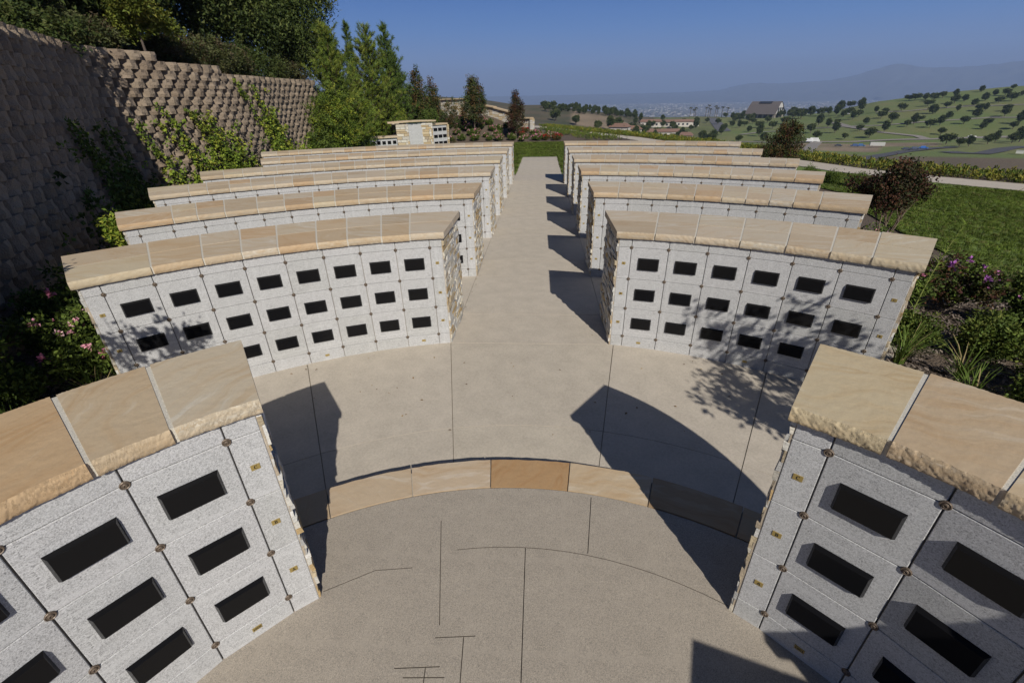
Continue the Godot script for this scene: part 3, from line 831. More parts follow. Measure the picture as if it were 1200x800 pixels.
func land() -> void:
	var ds := [18.0, 24.0, 30.0, 36.0, 45.0, 56.0, 70.0, 85.0, 100.0, 120.0, 140.0, 165.0, 190.0]
	var d := 200.0
	while d < 640: ds.append(d); d += 9.0
	ds.append_array([660.0, 700.0, 760.0, 850.0, 1000.0, 1200.0, 1500.0, 2000.0, 2600.0, 3200.0])
	var azs := []
	var a := -75.0
	while a <= 75.01:
		azs.append(a)
		a += 0.5 if a > -14 and a < 46 else 3.0
	var grid := []; var cols := []
	for az in azs:
		var r := []; var rc := []
		for dd in ds:
			var p := pol(az, dd)
			p.y += nz.get_noise_2d(p.x * 0.03, p.z * 0.03) * clampf((dd - 90.0) / 100.0, 0, 1) * 0.15
			r.append(p); rc.append(land_color(az, dd))
		grid.append(r); cols.append(rc)
	var m := MB.new()
	var nrm := func(i: int, j: int) -> Vector3:
		var a0: Vector3 = grid[maxi(i - 1, 0)][j]; var a1: Vector3 = grid[mini(i + 1, azs.size() - 1)][j]
		var b0: Vector3 = grid[i][maxi(j - 1, 0)]; var b1: Vector3 = grid[i][mini(j + 1, ds.size() - 1)]
		var q := (a1 - a0).cross(b1 - b0).normalized()
		return q if q.y > 0 else -q
	for i in azs.size() - 1:
		for j in ds.size() - 1:
			for k in [[i, j], [i + 1, j + 1], [i + 1, j], [i, j], [i, j + 1], [i + 1, j + 1]]:
				m.col = cols[k[0]][k[1]]
				m.pt(grid[k[0]][k[1]], nrm.call(k[0], k[1]))
	struct(m.mesh(M.land), "terrain", "green and brown park hillsides across the valley")
	# the plain with the city
	m = MB.new()
	var rs := [2900.0, 3600.0, 4500.0, 5500.0, 7000.0, 9000.0, 12000.0, 16000.0, 22000.0, 30000.0]
	var vc := func(p: Vector3) -> Color:
		var t := nz.get_noise_2d(p.x * 0.0011, p.z * 0.0011)
		return Color(0.13, 0.14, 0.10).lerp(Color(0.26, 0.24, 0.21), clampf(t * 1.2 + 0.4, 0, 1))
	for i in 100:
		var a0 := deg_to_rad(-80.0 + i * 1.6); var a1 := deg_to_rad(-80.0 + (i + 1) * 1.6)
		for j in rs.size() - 1:
			var q := []
			for k in [[a0, rs[j]], [a1, rs[j]], [a1, rs[j + 1]], [a0, rs[j + 1]]]: q.append(Vector3(sin(k[0]) * k[1], -129.0, -cos(k[0]) * k[1]))
			for k in [0, 2, 1, 0, 3, 2]:
				m.col = vc.call(q[k]); m.pt(q[k], Vector3.UP)
	struct(m.mesh(M.plain), "plain", "hazy flat plain far below the hills")
	var bxm := MB.new(); bxm.box(Transform3D(Basis.IDENTITY, Vector3(0, 0.5, 0)), Vector3.ONE)
	var xs := []; var cs := []
	for i in 7000:
		var az := deg_to_rad(rf(-14, 50)); var dd := 3200.0 * rf(1.0, 2.4)
		if nz.get_noise_2d(sin(az) * dd * 0.0014, cos(az) * dd * 0.0014) < -0.12: continue
		var s := rf(5, 12)
		var b := Basis(Vector3.UP, rf(-0.2, 0.2)).scaled(Vector3(s * rf(1, 2.4), rf(4, 8) * (1.0 if rng.randf() < 0.97 else 2.5), s))
		xs.append(Transform3D(b, Vector3(sin(az) * dd, -129.0, -cos(az) * dd)))
		var k := 0.45 * pow(rf(0.3, 1.0), 2.0)
		cs.append(Color(k, k * rf(0.92, 1.0), k * rf(0.82, 1.0)))
	var city := many("distant_city", self, bxm.mesh(M.paint), xs, cs)
	tag(city, "pale specks of far city buildings spread over the hazy plain", "city", "", "stuff")
	# mountains
	var el := [[-10.0, 0.02], [14.0, 0.02], [18.0, 0.15], [21.0, 0.72], [24.0, 0.60], [27.5, 0.76], [29.4, 1.08], [30.9, 1.50], [32.4, 1.84], [33.9, 1.62], [35.3, 1.42], [37.7, 1.46], [38.9, 1.60], [40.1, 1.68], [44.0, 2.0], [50.0, 2.3], [75.0, 2.0]]
	m = MB.new()
	var D := 10500.0
	var ridge := []
	for i in 221:
		var az := -10.0 + i * 0.385
		var e := 0.0
		for k in el.size() - 1:
			if az >= el[k][0] and az <= el[k + 1][0]: e = lerpf(el[k][1], el[k + 1][1], (az - el[k][0]) / (el[k + 1][0] - el[k][0]))
		e += nz.get_noise_1d(az * 1.3) * 0.07 + nz.get_noise_1d(az * 5.0) * 0.03
		var r := deg_to_rad(az)
		var row := []
		for k in 9:
			var t := k / 8.0
			var dd := D - 2600.0 * (1.0 - t) + 450.0 * nz.get_noise_2d(az * 0.9, k * 0.8)
			var hh := -129.0 + (D * tan(deg_to_rad(maxf(e, 0.02))) + 131.0) * pow(t, 1.25) * (1.0 + 0.25 * (1.0 - t) * nz.get_noise_2d(az * 1.7 + 50.0, k * 0.7))
			row.append(Vector3(sin(r) * dd, hh, -cos(r) * dd))
		row.append(Vector3(sin(r) * (D + 2000), -129.0, -cos(r) * (D + 2000)))
		ridge.append(row)
	m.col = Color(0.07, 0.07, 0.06)
	for i in ridge.size() - 1:
		for k in 9:
			var nn := []
			for w in [[i, k], [i + 1, k], [i + 1, k + 1], [i, k + 1]]:
				var du: Vector3 = ridge[mini(w[0] + 1, ridge.size() - 1)][w[1]] - ridge[maxi(w[0] - 1, 0)][w[1]]
				var dv: Vector3 = ridge[w[0]][mini(w[1] + 1, 9)] - ridge[w[0]][maxi(w[1] - 1, 0)]
				var q := du.cross(dv).normalized()
				nn.append(q if q.y > 0 else -q)
			m.sq(ridge[i][k], ridge[i + 1][k], ridge[i + 1][k + 1], ridge[i][k + 1], nn[0], nn[1], nn[2], nn[3])
	struct(m.mesh(M.paint), "mountains", "long blue mountain range in the haze on the right")

func ribbon(pts: Array, w: float, col: Color, called: String, label: String, lift := 0.25) -> MeshInstance3D:   # pts of [azimuth, distance] on the land
	var m := MB.new(); m.col = col
	var c := []
	for i in pts.size() - 1:
		var a := pol(pts[i][0], pts[i][1]); var b := pol(pts[i + 1][0], pts[i + 1][1])
		var n := maxi(1, int(a.distance_to(b) / 8.0))
		for k in n: c.append(a.lerp(b, float(k) / n))
	c.append(pol(pts[-1][0], pts[-1][1]))
	var e := []
	for i in c.size():
		var t: Vector3 = c[mini(i + 1, c.size() - 1)] - c[maxi(i - 1, 0)]; t.y = 0; t = t.normalized()
		var s := Vector3(-t.z, 0, t.x) * w * 0.5
		var q := []
		for k in [-1.0, 0.0, 1.0]:
			var p: Vector3 = c[i] + s * k
			p.y = land_y(rad_to_deg(atan2(p.x, -p.z)), Vector2(p.x, p.z).length()) + lift
			q.append(p)
		e.append(q)
	for i in e.size() - 1:
		for k in 2: m.quad(e[i][k], e[i + 1][k], e[i + 1][k + 1], e[i][k + 1], Vector3.UP)
	return struct(m.mesh(M.asphalt), called, label)

func roads() -> void:
	var asph := Color(0.10, 0.10, 0.11); var pale := Color(0.33, 0.30, 0.27)
	ribbon([[30.6, 170], [31.43, 184], [33.28, 210], [35.03, 234], [36.73, 252], [38.39, 262]], 5.0, asph, "road", "dark valley road bending past the bare lot")
	ribbon([[38.0, 236], [38.82, 230], [40.17, 228], [40.88, 240], [41.55, 256], [42.48, 268], [46, 275]], 6.0, asph, "road", "dark road loop at the right edge of the valley")
	ribbon([[20, 290], [27.35, 292], [30.96, 296], [34.73, 310], [37.62, 318], [39.74, 332], [42.21, 338], [50, 342]], 4.2, pale, "road", "pale road along the foot of the green hill")
	ribbon([[28.6, 408], [29.17, 402], [30.27, 368], [31.65, 348], [32.68, 336], [33.97, 330], [35.54, 324], [36.19, 316]], 4.0, pale, "road", "pale lane winding down the green hill")
	ribbon([[21.06, 344], [22.77, 360], [26.47, 376], [29.6, 372], [32.53, 366], [35.48, 380], [37.15, 388], [39.75, 400], [41.72, 398], [50, 400]], 3.2, pale, "road", "pale lane crossing the middle of the green hill")
	ribbon([[18.06, 514], [18.55, 452], [19.05, 400], [19.44, 370]], 9.0, Color(0.14, 0.14, 0.15), "road", "straight grey road climbing to the palms")
	ribbon([[27.2, 200], [27.5, 230], [27.73, 258], [28.05, 296]], 5.0, pale, "road", "short pale road behind the reddish shrub")
	ribbon([[32.0, 440], [34.0, 438], [36.0, 446], [38.5, 455], [42.0, 452]], 3.0, pale, "road", "upper pale lane near the crest of the hill")

# ------------------------------------------------------------------ near ground
func sheet(pl: Array, lift: float, m_: Material, called: String, label: String, step := 0.0) -> MeshInstance3D:
	var m := MB.new()
	var pp := PackedVector2Array(pl)
	var polys := [pp]
	# split along z = -4.62 where the ground starts to fall
	polys = []
	for half in [[60.0, -4.62], [-4.62, -140.0]]:
		var cl := PackedVector2Array([Vector2(-200, half[0]), Vector2(200, half[0]), Vector2(200, half[1]), Vector2(-200, half[1])])
		for r in Geometry2D.intersect_polygons(pp, cl): polys.append(r)
	for r in polys:
		var idx := Geometry2D.triangulate_polygon(r)
		for i in range(0, idx.size(), 3):
			var q := []
			for k in 3:
				var w: Vector2 = r[idx[i + k]]
				q.append(Vector3(w.x, gy(w.y) + lift, w.y))
			if (q[1] - q[0]).cross(q[2] - q[0]).y < 0: m.tri(q[0], q[2], q[1])
			else: m.tri(q[0], q[1], q[2])
	return struct(m.mesh(m_), called, label)

const WALK := [[19.5, -10.6], [17.0, -12.4], [14.4, -15.0], [13.1, -16.9], [11.95, -19.3], [11.2, -22.4], [9.9, -28.0], [8.6, -34.5], [7.2, -41.0], [5.4, -46.6], [2.0, -57.0], [-1.4, -69.0]]
func walk_pt(i: int, off: float) -> Vector2:
	var a := Vector2(WALK[maxi(i - 1, 0)][0], WALK[maxi(i - 1, 0)][1]); var b := Vector2(WALK[mini(i + 1, WALK.size() - 1)][0], WALK[mini(i + 1, WALK.size() - 1)][1])
	var t := (b - a).normalized()
	return Vector2(WALK[i][0], WALK[i][1]) + Vector2(-t.y, t.x) * off

func near_ground() -> void:
	var edge := []
	for i in WALK.size(): edge.append(walk_pt(i, 3.6))
	var pl := [Vector2(-14, 9), Vector2(24, 9), Vector2(24, -9)]
	pl.append_array(edge)
	pl.append_array([Vector2(-10, -69), Vector2(-20, -40), Vector2(-14, -22)])
	sheet(pl, -0.022, M.soil, "ground", "dark mulched soil of the planting beds")
	# walkway slabs
	var wk := Node3D.new(); wk.name = "walkway"; add_child(wk)
	wk.set_meta("kind", "structure"); wk.set_meta("label", "pale concrete path curving round the lawn")
	for i in WALK.size() - 1:
		var a0 := walk_pt(i, -0.8); var a1 := walk_pt(i, 0.8); var b0 := walk_pt(i + 1, -0.8); var b1 := walk_pt(i + 1, 0.8)
		var n := maxi(1, int(a0.distance_to(b0) / 2.2))
		for k in n:
			var u := float(k) / n + 0.006; var v := float(k + 1) / n - 0.006
			put(slab([a0.lerp(b0, u), a1.lerp(b1, u), a1.lerp(b1, v), a0.lerp(b0, v)], func(_x, z): return gy(z) + 0.02), "slab", wk)
	# lawns
	var inner := []
	for i in range(1, 9): inner.append(walk_pt(i, -0.83))
	var A := [Vector2(5.7, -1.0), Vector2(20, -1.0), Vector2(19, -9.0)]
	A.append_array(inner.slice(0, 7))
	A.append_array([Vector2(8.6, -26.3), Vector2(0.915, -26.3), Vector2(0.915, -19.3), Vector2(6.7, -19.2), Vector2(8.6, -16.6), Vector2(8.9, -14.5), Vector2(8.0, -12.0), Vector2(7.4, -9.6), Vector2(7.2, -8.1), Vector2(6.7, -6.8), Vector2(6.05, -5.5)])
	sheet(A, 0.006, M.lawn, "lawn", "green lawn to the right of the niche walls")
	sheet([Vector2(-8.5, -26.22), Vector2(8.6, -26.32), Vector2(7.4, -37.4), Vector2(-6, -37.4)], 0.008, M.lawn, "lawn", "strip of lawn across the far end of the walk")
	sheet([Vector2(-8, -19.3), Vector2(-0.915, -19.3), Vector2(-0.915, -26.2), Vector2(-8.5, -26.2)], 0.006, M.lawn, "lawn", "small lawn left of the walk's far end")
	# blades
	var tuft := MB.new()
	for i in 9:
		var p := Vector3(rf(-0.03, 0.03), 0, rf(-0.03, 0.03)); var h := rf(0.025, 0.05)
		var t := rf(0, TAU); var w := Vector3(cos(t), 0, sin(t)) * 0.0035; var lean := Vector3(rf(-0.02, 0.02), h, rf(-0.02, 0.02))
		tuft.tri(p - w, p + w, p + lean, (Vector3.UP + Vector3(rf(-0.5, 0.5), 0, rf(-0.5, 0.5))).normalized())
	var tm := tuft.mesh(M.leaf)
	var pa := PackedVector2Array(A)
	var xs := []; var cs := []
	var tries := 0
	while xs.size() < 60000 and tries < 200000:
		tries += 1
		var q := Vector2(rf(5.7, 17.0), rf(-19.0, -3.0))
		if q.x > 9.0 and q.y < -15.0 and rng.randf() < 0.5: continue
		if not Geometry2D.is_point_in_polygon(q, pa): continue
		add_blade(xs, cs, q)
	var gr := many("grass", self, tm, xs, cs); tag(gr, "short mown blades of the lawn on the right", "grass", "", "stuff")
	xs = []; cs = []
	for i in 16000:
		var q := Vector2(rf(-3.5, 4.0), rf(-37.3, -26.4))
		add_blade(xs, cs, q, 1.6)
	for i in 3000:
		var q := Vector2(rf(0.93, 2.2) * (1 if i & 1 else -1), rf(-26.2, -19.4))
		add_blade(xs, cs, q, 1.4)
	gr = many("grass", self, tm, xs, cs); tag(gr, "short mown blades of the lawn beyond the walk", "grass", "", "stuff")
	# mulch chips in the right bed and the left bed
	var chip := MB.new()
	chip.box(Transform3D(Basis(Vector3(0.3, 1, 0.2).normalized(), 0.5), Vector3.ZERO), Vector3(0.05, 0.008, 0.018))
	chip.box(Transform3D(Basis(Vector3(0.1, 1, 0.6).normalized(), 2.2), Vector3(0.03, 0.01, 0.02)), Vector3(0.035, 0.006, 0.012))
	var cm := chip.mesh(M.leaf_dry)
	xs = []; cs = []
	for i in 9000:
		var q := Vector2(rf(2.9, 7.3), rf(-8.0, -2.0)) if i % 3 else Vector2(rf(-7.5, -3.2), rf(-6.5, -1.5))
		if Geometry2D.is_point_in_polygon(q, pa) or Vector2(q.x, q.y - 0.2).length() < 4.0: continue
		var k := rf(0.5, 1.5)
		xs.append(Transform3D(Basis.from_euler(Vector3(rf(-0.4, 0.4), rf(0, TAU), rf(-0.4, 0.4))).scaled(Vector3.ONE * rf(0.6, 1.3)), g3(q.x, q.y) + Vector3(0, rf(-0.02, 0.012), 0)))
		cs.append(Color(0.17 * k, 0.14 * k, 0.12 * k))
	var mu := many("mulch", self, cm, xs, cs); tag(mu, "grey brown bark chips covering the beds", "mulch", "", "stuff")
func litter() -> void:
	var m := MB.new()
	m.tri(Vector3(-0.016, 0.001, 0), Vector3(0.0, 0.004, 0.010), Vector3(0.018, 0.002, 0)); m.tri(Vector3(-0.016, 0.001, 0), Vector3(0.018, 0.002, 0), Vector3(0.002, 0.006, -0.009))
	var xs := []; var cs := []
	for i in 90:
		var q := Vector2(rf(-0.9, 0.9) if i % 2 else rf(-2.6, 2.6), -rf(4.7, 15.0) if i % 2 else -rf(3.0, 4.3))
		if i % 2: q.x = (0.9 - absf(rng.randfn(0, 0.12))) * (1.0 if i % 4 == 1 else -1.0)
		xs.append(Transform3D(Basis.from_euler(Vector3(rf(-0.2, 0.2), rf(0, TAU), rf(-0.2, 0.2))).scaled(Vector3.ONE * rf(0.4, 1.0)), g3(q.x, q.y) + Vector3(0, 0.004, 0))); cs.append(pick([Color(0.20, 0.13, 0.06), Color(0.12, 0.08, 0.05), Color(0.28, 0.20, 0.09)]))
	var o := many("fallen_leaves", self, m.mesh(M.leaf_dry), xs, cs); tag(o, "few small dry leaves lying on the concrete walk", "leaves", "", "stuff")
func add_blade(xs: Array, cs: Array, q: Vector2, s := 1.0) -> void:
	xs.append(Transform3D(Basis(Vector3.UP, rf(0, TAU)).scaled(Vector3(1.2, rf(0.7, 1.2), 1.2) * s), g3(q.x, q.y) + Vector3(0, 0.004, 0)))
	var k := 0.85 + 0.45 * nz.get_noise_2d(q.x * 0.8, q.y * 0.8) + rf(-0.2, 0.2)
	cs.append(Color(0.165 * k, 0.235 * k, 0.042 * k) if rng.randf() < 0.9 else Color(0.25 * k, 0.22 * k, 0.09 * k))

# ------------------------------------------------------------------ retaining wall of split-face blocks
const RW := [[-2.4, 2.2], [-3.24, 0.6], [-4.89, -2.4], [-6.54, -5.4], [-8.19, -8.4], [-9.62, -11.0], [-9.72, -11.9], [-9.45, -13.2], [-9.25, -14.8], [-9.25, -16.7], [-9.45, -19.0], [-9.4, -21.8]]
var rw_s := []
func rw_init() -> void:
	rw_s = [0.0]
	for i in RW.size() - 1: rw_s.append(rw_s[i] + Vector2(RW[i][0], RW[i][1]).distance_to(Vector2(RW[i + 1][0], RW[i + 1][1])))
func rw_pt(s: float) -> Vector2:
	var q := clampf(s, 0, rw_s[-1] - 0.001)
	for i in RW.size() - 1:
		if q < rw_s[i + 1]: return Vector2(RW[i][0], RW[i][1]).lerp(Vector2(RW[i + 1][0], RW[i + 1][1]), (q - rw_s[i]) / (rw_s[i + 1] - rw_s[i]))
	return Vector2(RW[-1][0], RW[-1][1])
func rw_n(s: float) -> Vector2:   # towards the walk
	var t := (rw_pt(s + 0.25) - rw_pt(s - 0.25)).normalized()
	return Vector2(-t.y, t.x)
func rw_top(s: float) -> int:     # number of courses
	var z := rw_pt(s).y
	return 19 if z > -13.0 else (18 if z > -15.3 else 17)
func rw_face(s: float, y: float, out := 0.0) -> Vector3:
	var p := rw_pt(s) + rw_n(s) * (out + 0.06 - 0.010 * (y + 0.15) / 0.2)
	return Vector3(p.x, y, p.y)

func block_variant(i: int) -> MB:
	var r := RandomNumberGenerator.new(); r.seed = 100 + i
	var m := MB.new()
	# plan of the face: flat middle, splayed sides; rough split grid
	var xs := [-0.198, -0.135, -0.06, 0.02, 0.09, 0.145, 0.198]
	var zs := [-0.12, -0.03, 0.025, 0.03, 0.022, -0.03, -0.12]
	var g := []
	for a in xs.size():
		var row := []
		for b in 4:
			var y := -0.099 + b * 0.066
			var j := 0.0 if a == 0 or a == 6 else r.randf_range(-0.026, 0.026)
			row.append(Vector3(xs[a], y, zs[a] + j - (0.004 if b == 0 or b == 3 else 0.0)))
		g.append(row)
	for a in 6:
		for b in 3: m.quad(g[a][b], g[a + 1][b], g[a + 1][b + 1], g[a][b + 1], Vector3.BACK)
	for b in [0, 3]:
		for a in 6:
			var p: Vector3 = g[a][b]; var q: Vector3 = g[a + 1][b]
			m.quad(p, q, Vector3(q.x, q.y, -0.3), Vector3(p.x, p.y, -0.3), Vector3(0, -1 if b == 0 else 1, 0))
	for a in [0, 6]:
		m.quad(g[a][0], g[a][3], Vector3(g[a][3].x, g[a][3].y, -0.3), Vector3(g[a][0].x, g[a][0].y, -0.3), Vector3(-1 if a == 0 else 1, 0, 0))
	return m

func retaining_wall() -> void:
	var wall := thing("retaining_wall", "tall brown retaining wall of split-face concrete blocks, half in shadow, on the left", "retaining wall", Vector3(-9.4, -0.1, -13.0))
	wall.set_meta("kind", "thing")
	var vars_ := []; var meshes := []
	for i in 8:
		vars_.append(block_variant(i)); meshes.append([])
		for k in 3:
			var kk: float = [0.8, 1.0, 1.2][k]
			var mm := MB.new(); mm.col = Color(kk, kk * [0.98, 1.0, 1.01][k], kk * [0.97, 1.0, 1.0][k])
			mm.add(vars_[i], Transform3D.IDENTITY); meshes[i].append(mm.mesh(M.block))
	var all := []
	for c in 19:
		var s := 0.2 + (0.2 if c & 1 else 0.0)
		while s < rw_s[-1]:
			if c < rw_top(s):
				var y := -0.15 + 0.1 + c * 0.2
				var n := rw_n(s)
				var p := rw_pt(s) - n * (0.010 * c)
				all.append([Transform3D(Basis(Vector3(n.y, 0, -n.x), Vector3.UP, Vector3(n.x, 0, n.y)), Vector3(p.x, y, p.y)), rng.randi() % 8, rng.randi() % 3])
			s += 0.4
	var eye := Vector3(0.119, 2.5, 0)
	var seen := func(q) -> float:
		var p: Vector3 = q[0].origin
		var az := rad_to_deg(atan2(p.x - eye.x, -p.z))
		return p.distance_to(eye) + (0.0 if az > -46.5 and p.y > 0.5 else 100.0)
	all.sort_custom(func(a, b): return seen.call(a) < seen.call(b))
	var rest := MB.new(); rest.off = wall.position
	for i in all.size():
		var q = all[i]
		if i < 300:
			put(meshes[q[1]][q[2]], "block", wall, Transform3D(q[0].basis, q[0].origin - wall.position))
		else:
			var kk: float = [0.8, 1.0, 1.2][q[2]]; rest.col = Color(kk, kk, kk)
			rest.add(vars_[q[1]], q[0])
	put(rest.mesh(M.block), "far_blocks", wall).set_meta("kind", "stuff")
	var bk := MB.new(); bk.off = wall.position; bk.col = Color(0.5, 0.5, 0.5)
	for i in 60:
		var sa: float = rw_s[-1] * i / 60.0; var sb: float = rw_s[-1] * (i + 1) / 60.0
		var pa := rw_pt(sa) - rw_n(sa) * 0.42; var pb := rw_pt(sb) - rw_n(sb) * 0.42
		var h := rw_top(sb) * 0.2 - 0.2
		bk.quad(Vector3(pa.x, -0.2, pa.y), Vector3(pb.x, -0.2, pb.y), Vector3(pb.x, h, pb.y), Vector3(pa.x, h, pa.y), Vector3(rw_n(sa).x, 0, rw_n(sa).y))
	put(bk.mesh(M.block), "backing", wall)
	# earth behind the wall and the slope above it
	var m := MB.new()
	var prof := [[0.25, -0.2], [0.8, -0.05], [2.0, 0.25], [5.0, 1.2], [9.0, 2.6], [15.0, 5.0], [25.0, 9.0], [45.0, 15.0]]
	var rows := []
	for i in 30:
		var s: float = rw_s[-1] * i / 29.0
		var p := rw_pt(s); var n := rw_n(s); var ty := -0.15 + rw_top(s) * 0.2
		var row := []
		var nn := n.lerp(Vector2(0.99, -0.1), 0.6).normalized()
		for q in prof:
			var w: Vector2 = p - n * 0.42 - nn * q[0]
			row.append(Vector3(w.x, ty + q[1] + nz.get_noise_2d(w.x * 0.3, w.y * 0.3) * 0.2 * q[0] * 0.2, w.y))
		rows.append(row)
	for e in [[-10.2, -24.5, 1.9], [-11.0, -28.0, 1.2], [-12.5, -34.0, 0.8], [-14.0, -42.0, 0.6]]:
		var row := []
		for q in prof: row.append(Vector3(e[0] - q[0], e[2] + q[1] * 0.8, e[1]))
		rows.append(row)
	m.col = Color(0.75, 0.85, 0.55)
	for i in rows.size() - 1:
		for k in prof.size() - 1: m.quad(rows[i][k], rows[i + 1][k], rows[i + 1][k + 1], rows[i][k + 1], Vector3.UP)
	# toe of the slope past the wall's end
	for i in range(29, rows.size() - 1):
		var a: Vector3 = rows[i][0]; var b: Vector3 = rows[i + 1][0]
		var a2 := Vector3(a.x + 1.9, gy(a.z) - 0.03, a.z); var b2 := Vector3(b.x + 1.9, gy(b.z) - 0.03, b.z)
		m.quad(a, b, b2, a2, Vector3(1, 1, 0))
	struct(m.mesh(M.soil), "hillside", "brushy slope rising behind the retaining wall")

# ------------------------------------------------------------------ plants
func clump(key: String, n: int, rad: float, lw: float, ll: float, m_: Material, up := 0.3, simple := false) -> ArrayMesh:
	if cache.has(key): return cache[key]
	var m := MB.new()
	for i in n:
		var o := rdir() * rad * pow(rng.randf(), 0.5)
		var d := (rdir() + Vector3(0, up, 0) + o / rad * 0.7).normalized()
		var s := d.cross(rdir()).normalized(); var u := s.cross(d)
		var k := rf(0.75, 1.25); m.col = Color(k, k, k * rf(0.8, 1.1))
		var sz := rf(0.7, 1.2)
		var a := o; var b := o + d * ll * sz
		var mid := o + d * ll * sz * 0.45 - u * lw * 0.18
		if simple: m.tri(a, mid + s * lw * 0.8 * sz, b)
		else:
			m.tri(a, mid + s * lw * 0.5 * sz, b); m.tri(a, b, mid - s * lw * 0.5 * sz)
	cache[key] = m.mesh(m_)
	return cache[key]
func pick(cols: Array, dark := 0.25) -> Color:
	var q: Color = cols[rng.randi() % cols.size()]
	var k := 1.0 + dark * (rng.randi() % 5 - 2) * 0.5
	return Color(q.r * k, q.g * k, q.b * k)
# crown of leaf clumps over a few lobes, with limbs to each lobe
func tree(called: String, label: String, category: String, group: String, at: Vector3, lobes: Array, cl: Mesh, count: int, s0: float, s1: float, cols: Array, tr: float, gap := -0.2) -> Node3D:
	var node := thing(called, label, category, at, group)
	var wood := MB.new(); wood.col = Color(0.16, 0.125, 0.10)
	var low := 1e9
	for l in lobes: low = minf(low, l[0].y - l[1].y * 0.6)
	var fork := Vector3(rf(-0.1, 0.1) * tr * 5, maxf(low, 0.15), rf(-0.1, 0.1) * tr * 5)
	wood.tube(Vector3(0, -0.15, 0), fork, tr, tr * 0.75, 8)
	for l in lobes:
		var c: Vector3 = l[0]
		var md := fork.lerp(c, 0.5) + Vector3(rf(-1, 1), rf(0, 0.6), rf(-1, 1)) * tr
		wood.tube(fork, md, tr * 0.6, tr * 0.42, 6); wood.tube(md, c, tr * 0.42, tr * 0.22, 5)
		for k in 5:
			var e: Vector3 = c + rdir() * l[1] * 0.75
			wood.tube(c, e, tr * 0.22, tr * 0.06, 4)
	put(wood.mesh(M.bark), "trunk", node)
	var wts := []; var sum := 0.0
	for l in lobes:
		sum += pow(l[1].x * l[1].y * l[1].z, 0.6667); wts.append(sum)
	var xs := []; var cs := []
	var tries := 0
	while xs.size() < count and tries < count * 4:
		tries += 1
		var w := rf(0, sum); var li := 0
		while wts[li] < w: li += 1
		var rr := rdir(); var rad := pow(rng.randf(), 0.4)
		var p: Vector3 = lobes[li][0] + rr * lobes[li][1] * rad * (1.0 + 0.22 * nz.get_noise_3dv(rr * 2.2 + lobes[li][0] * 3.0))
		if nz.get_noise_3dv((p + at) * (1.6 / maxf(lobes[li][1].x, 0.3))) < gap: continue
		if p.y < 0.03: continue
		xs.append(Transform3D(Basis.from_euler(Vector3(rf(-0.5, 0.5), rf(0, TAU), rf(-0.5, 0.5))).scaled(Vector3.ONE * rf(s0, s1)), p))
		cs.append(pick(cols))
	bake("crown", node, cl, xs, cs)
	return node
# open plant grown stem by stem, leaves towards the tips
func grown(called: String, label: String, category: String, group: String, at: Vector3, stems: int, h: float, spread: float, cl: Mesh, per: int, ls: float, cols: Array, sr: float, depth := 3, extra := {}) -> Node3D:
	var node := thing(called, label, category, at, group)
	var wood := MB.new(); wood.col = extra.get("wood", Color(0.13, 0.10, 0.08))
	var xs := []; var cs := []; var tips := []
	for i in stems:
		var a := TAU * i / stems + rf(-0.4, 0.4)
		var d := Vector3(cos(a) * spread, 1.0, sin(a) * spread).normalized()
		grow(wood, xs, cs, tips, Vector3(cos(a), -0.02, sin(a)) * sr * 2.5, d, h * rf(0.45, 0.6), sr, depth, per, ls, cols, spread)
	put(wood.mesh(M.bark), "stems", node)
	bake("foliage", node, cl, xs, cs)
	if extra.has("bloom"):
		var bx := []; var bc := []
		for i in extra.bloom:
			if tips.is_empty(): break
			var p: Vector3 = tips[rng.randi() % tips.size()]
			bx.append(Transform3D(Basis.from_euler(Vector3(rf(-0.6, 0.6), rf(0, TAU), rf(-0.6, 0.6))).scaled(Vector3.ONE * rf(0.7, 1.2) * extra.get("bloom_size", 1.0)), p + Vector3(rf(-0.04, 0.04), rf(0.0, 0.05), rf(-0.04, 0.04))))
			bc.append(pick(extra.bloom_cols, 0.2))
		bake("blossoms", node, clump("petals", 16, 0.022, 0.026, 0.03, M.petal), bx, bc)
	return node
func grow(wood: MB, xs: Array, cs: Array, tips: Array, p: Vector3, d: Vector3, l: float, r: float, depth: int, per: int, ls: float, cols: Array, spread: float) -> void:
	var mid := p + d * l * 0.5 + rdir() * l * 0.06
	var e := p + d * l
	wood.tube(p, mid, r, r * 0.8, 5); wood.tube(mid, e, r * 0.8, r * 0.6, 5)
	if depth <= 2:
		for i in per:
			var t := rf(0.25, 1.05)
			var q := p.lerp(e, t) + rdir() * ls * 0.08
			if q.y < 0.02: continue
			xs.append(Transform3D(Basis.from_euler(Vector3(rf(-0.6, 0.6), rf(0, TAU), rf(-0.6, 0.6))).scaled(Vector3.ONE * ls * rf(0.7, 1.2)), q))
			cs.append(pick(cols))
	if depth <= 1:
		tips.append(e); return
	for i in (3 if rng.randf() < 0.7 else 2):
		var nd := (d + rdir() * (0.55 + 0.3 * spread)).normalized()
		nd = (nd + Vector3(0, 0.18, 0)).normalized()
		grow(wood, xs, cs, tips, p.lerp(e, rf(0.6, 1.0)), nd, l * rf(0.55, 0.8), r * 0.55, depth - 1, per, ls, cols, spread)

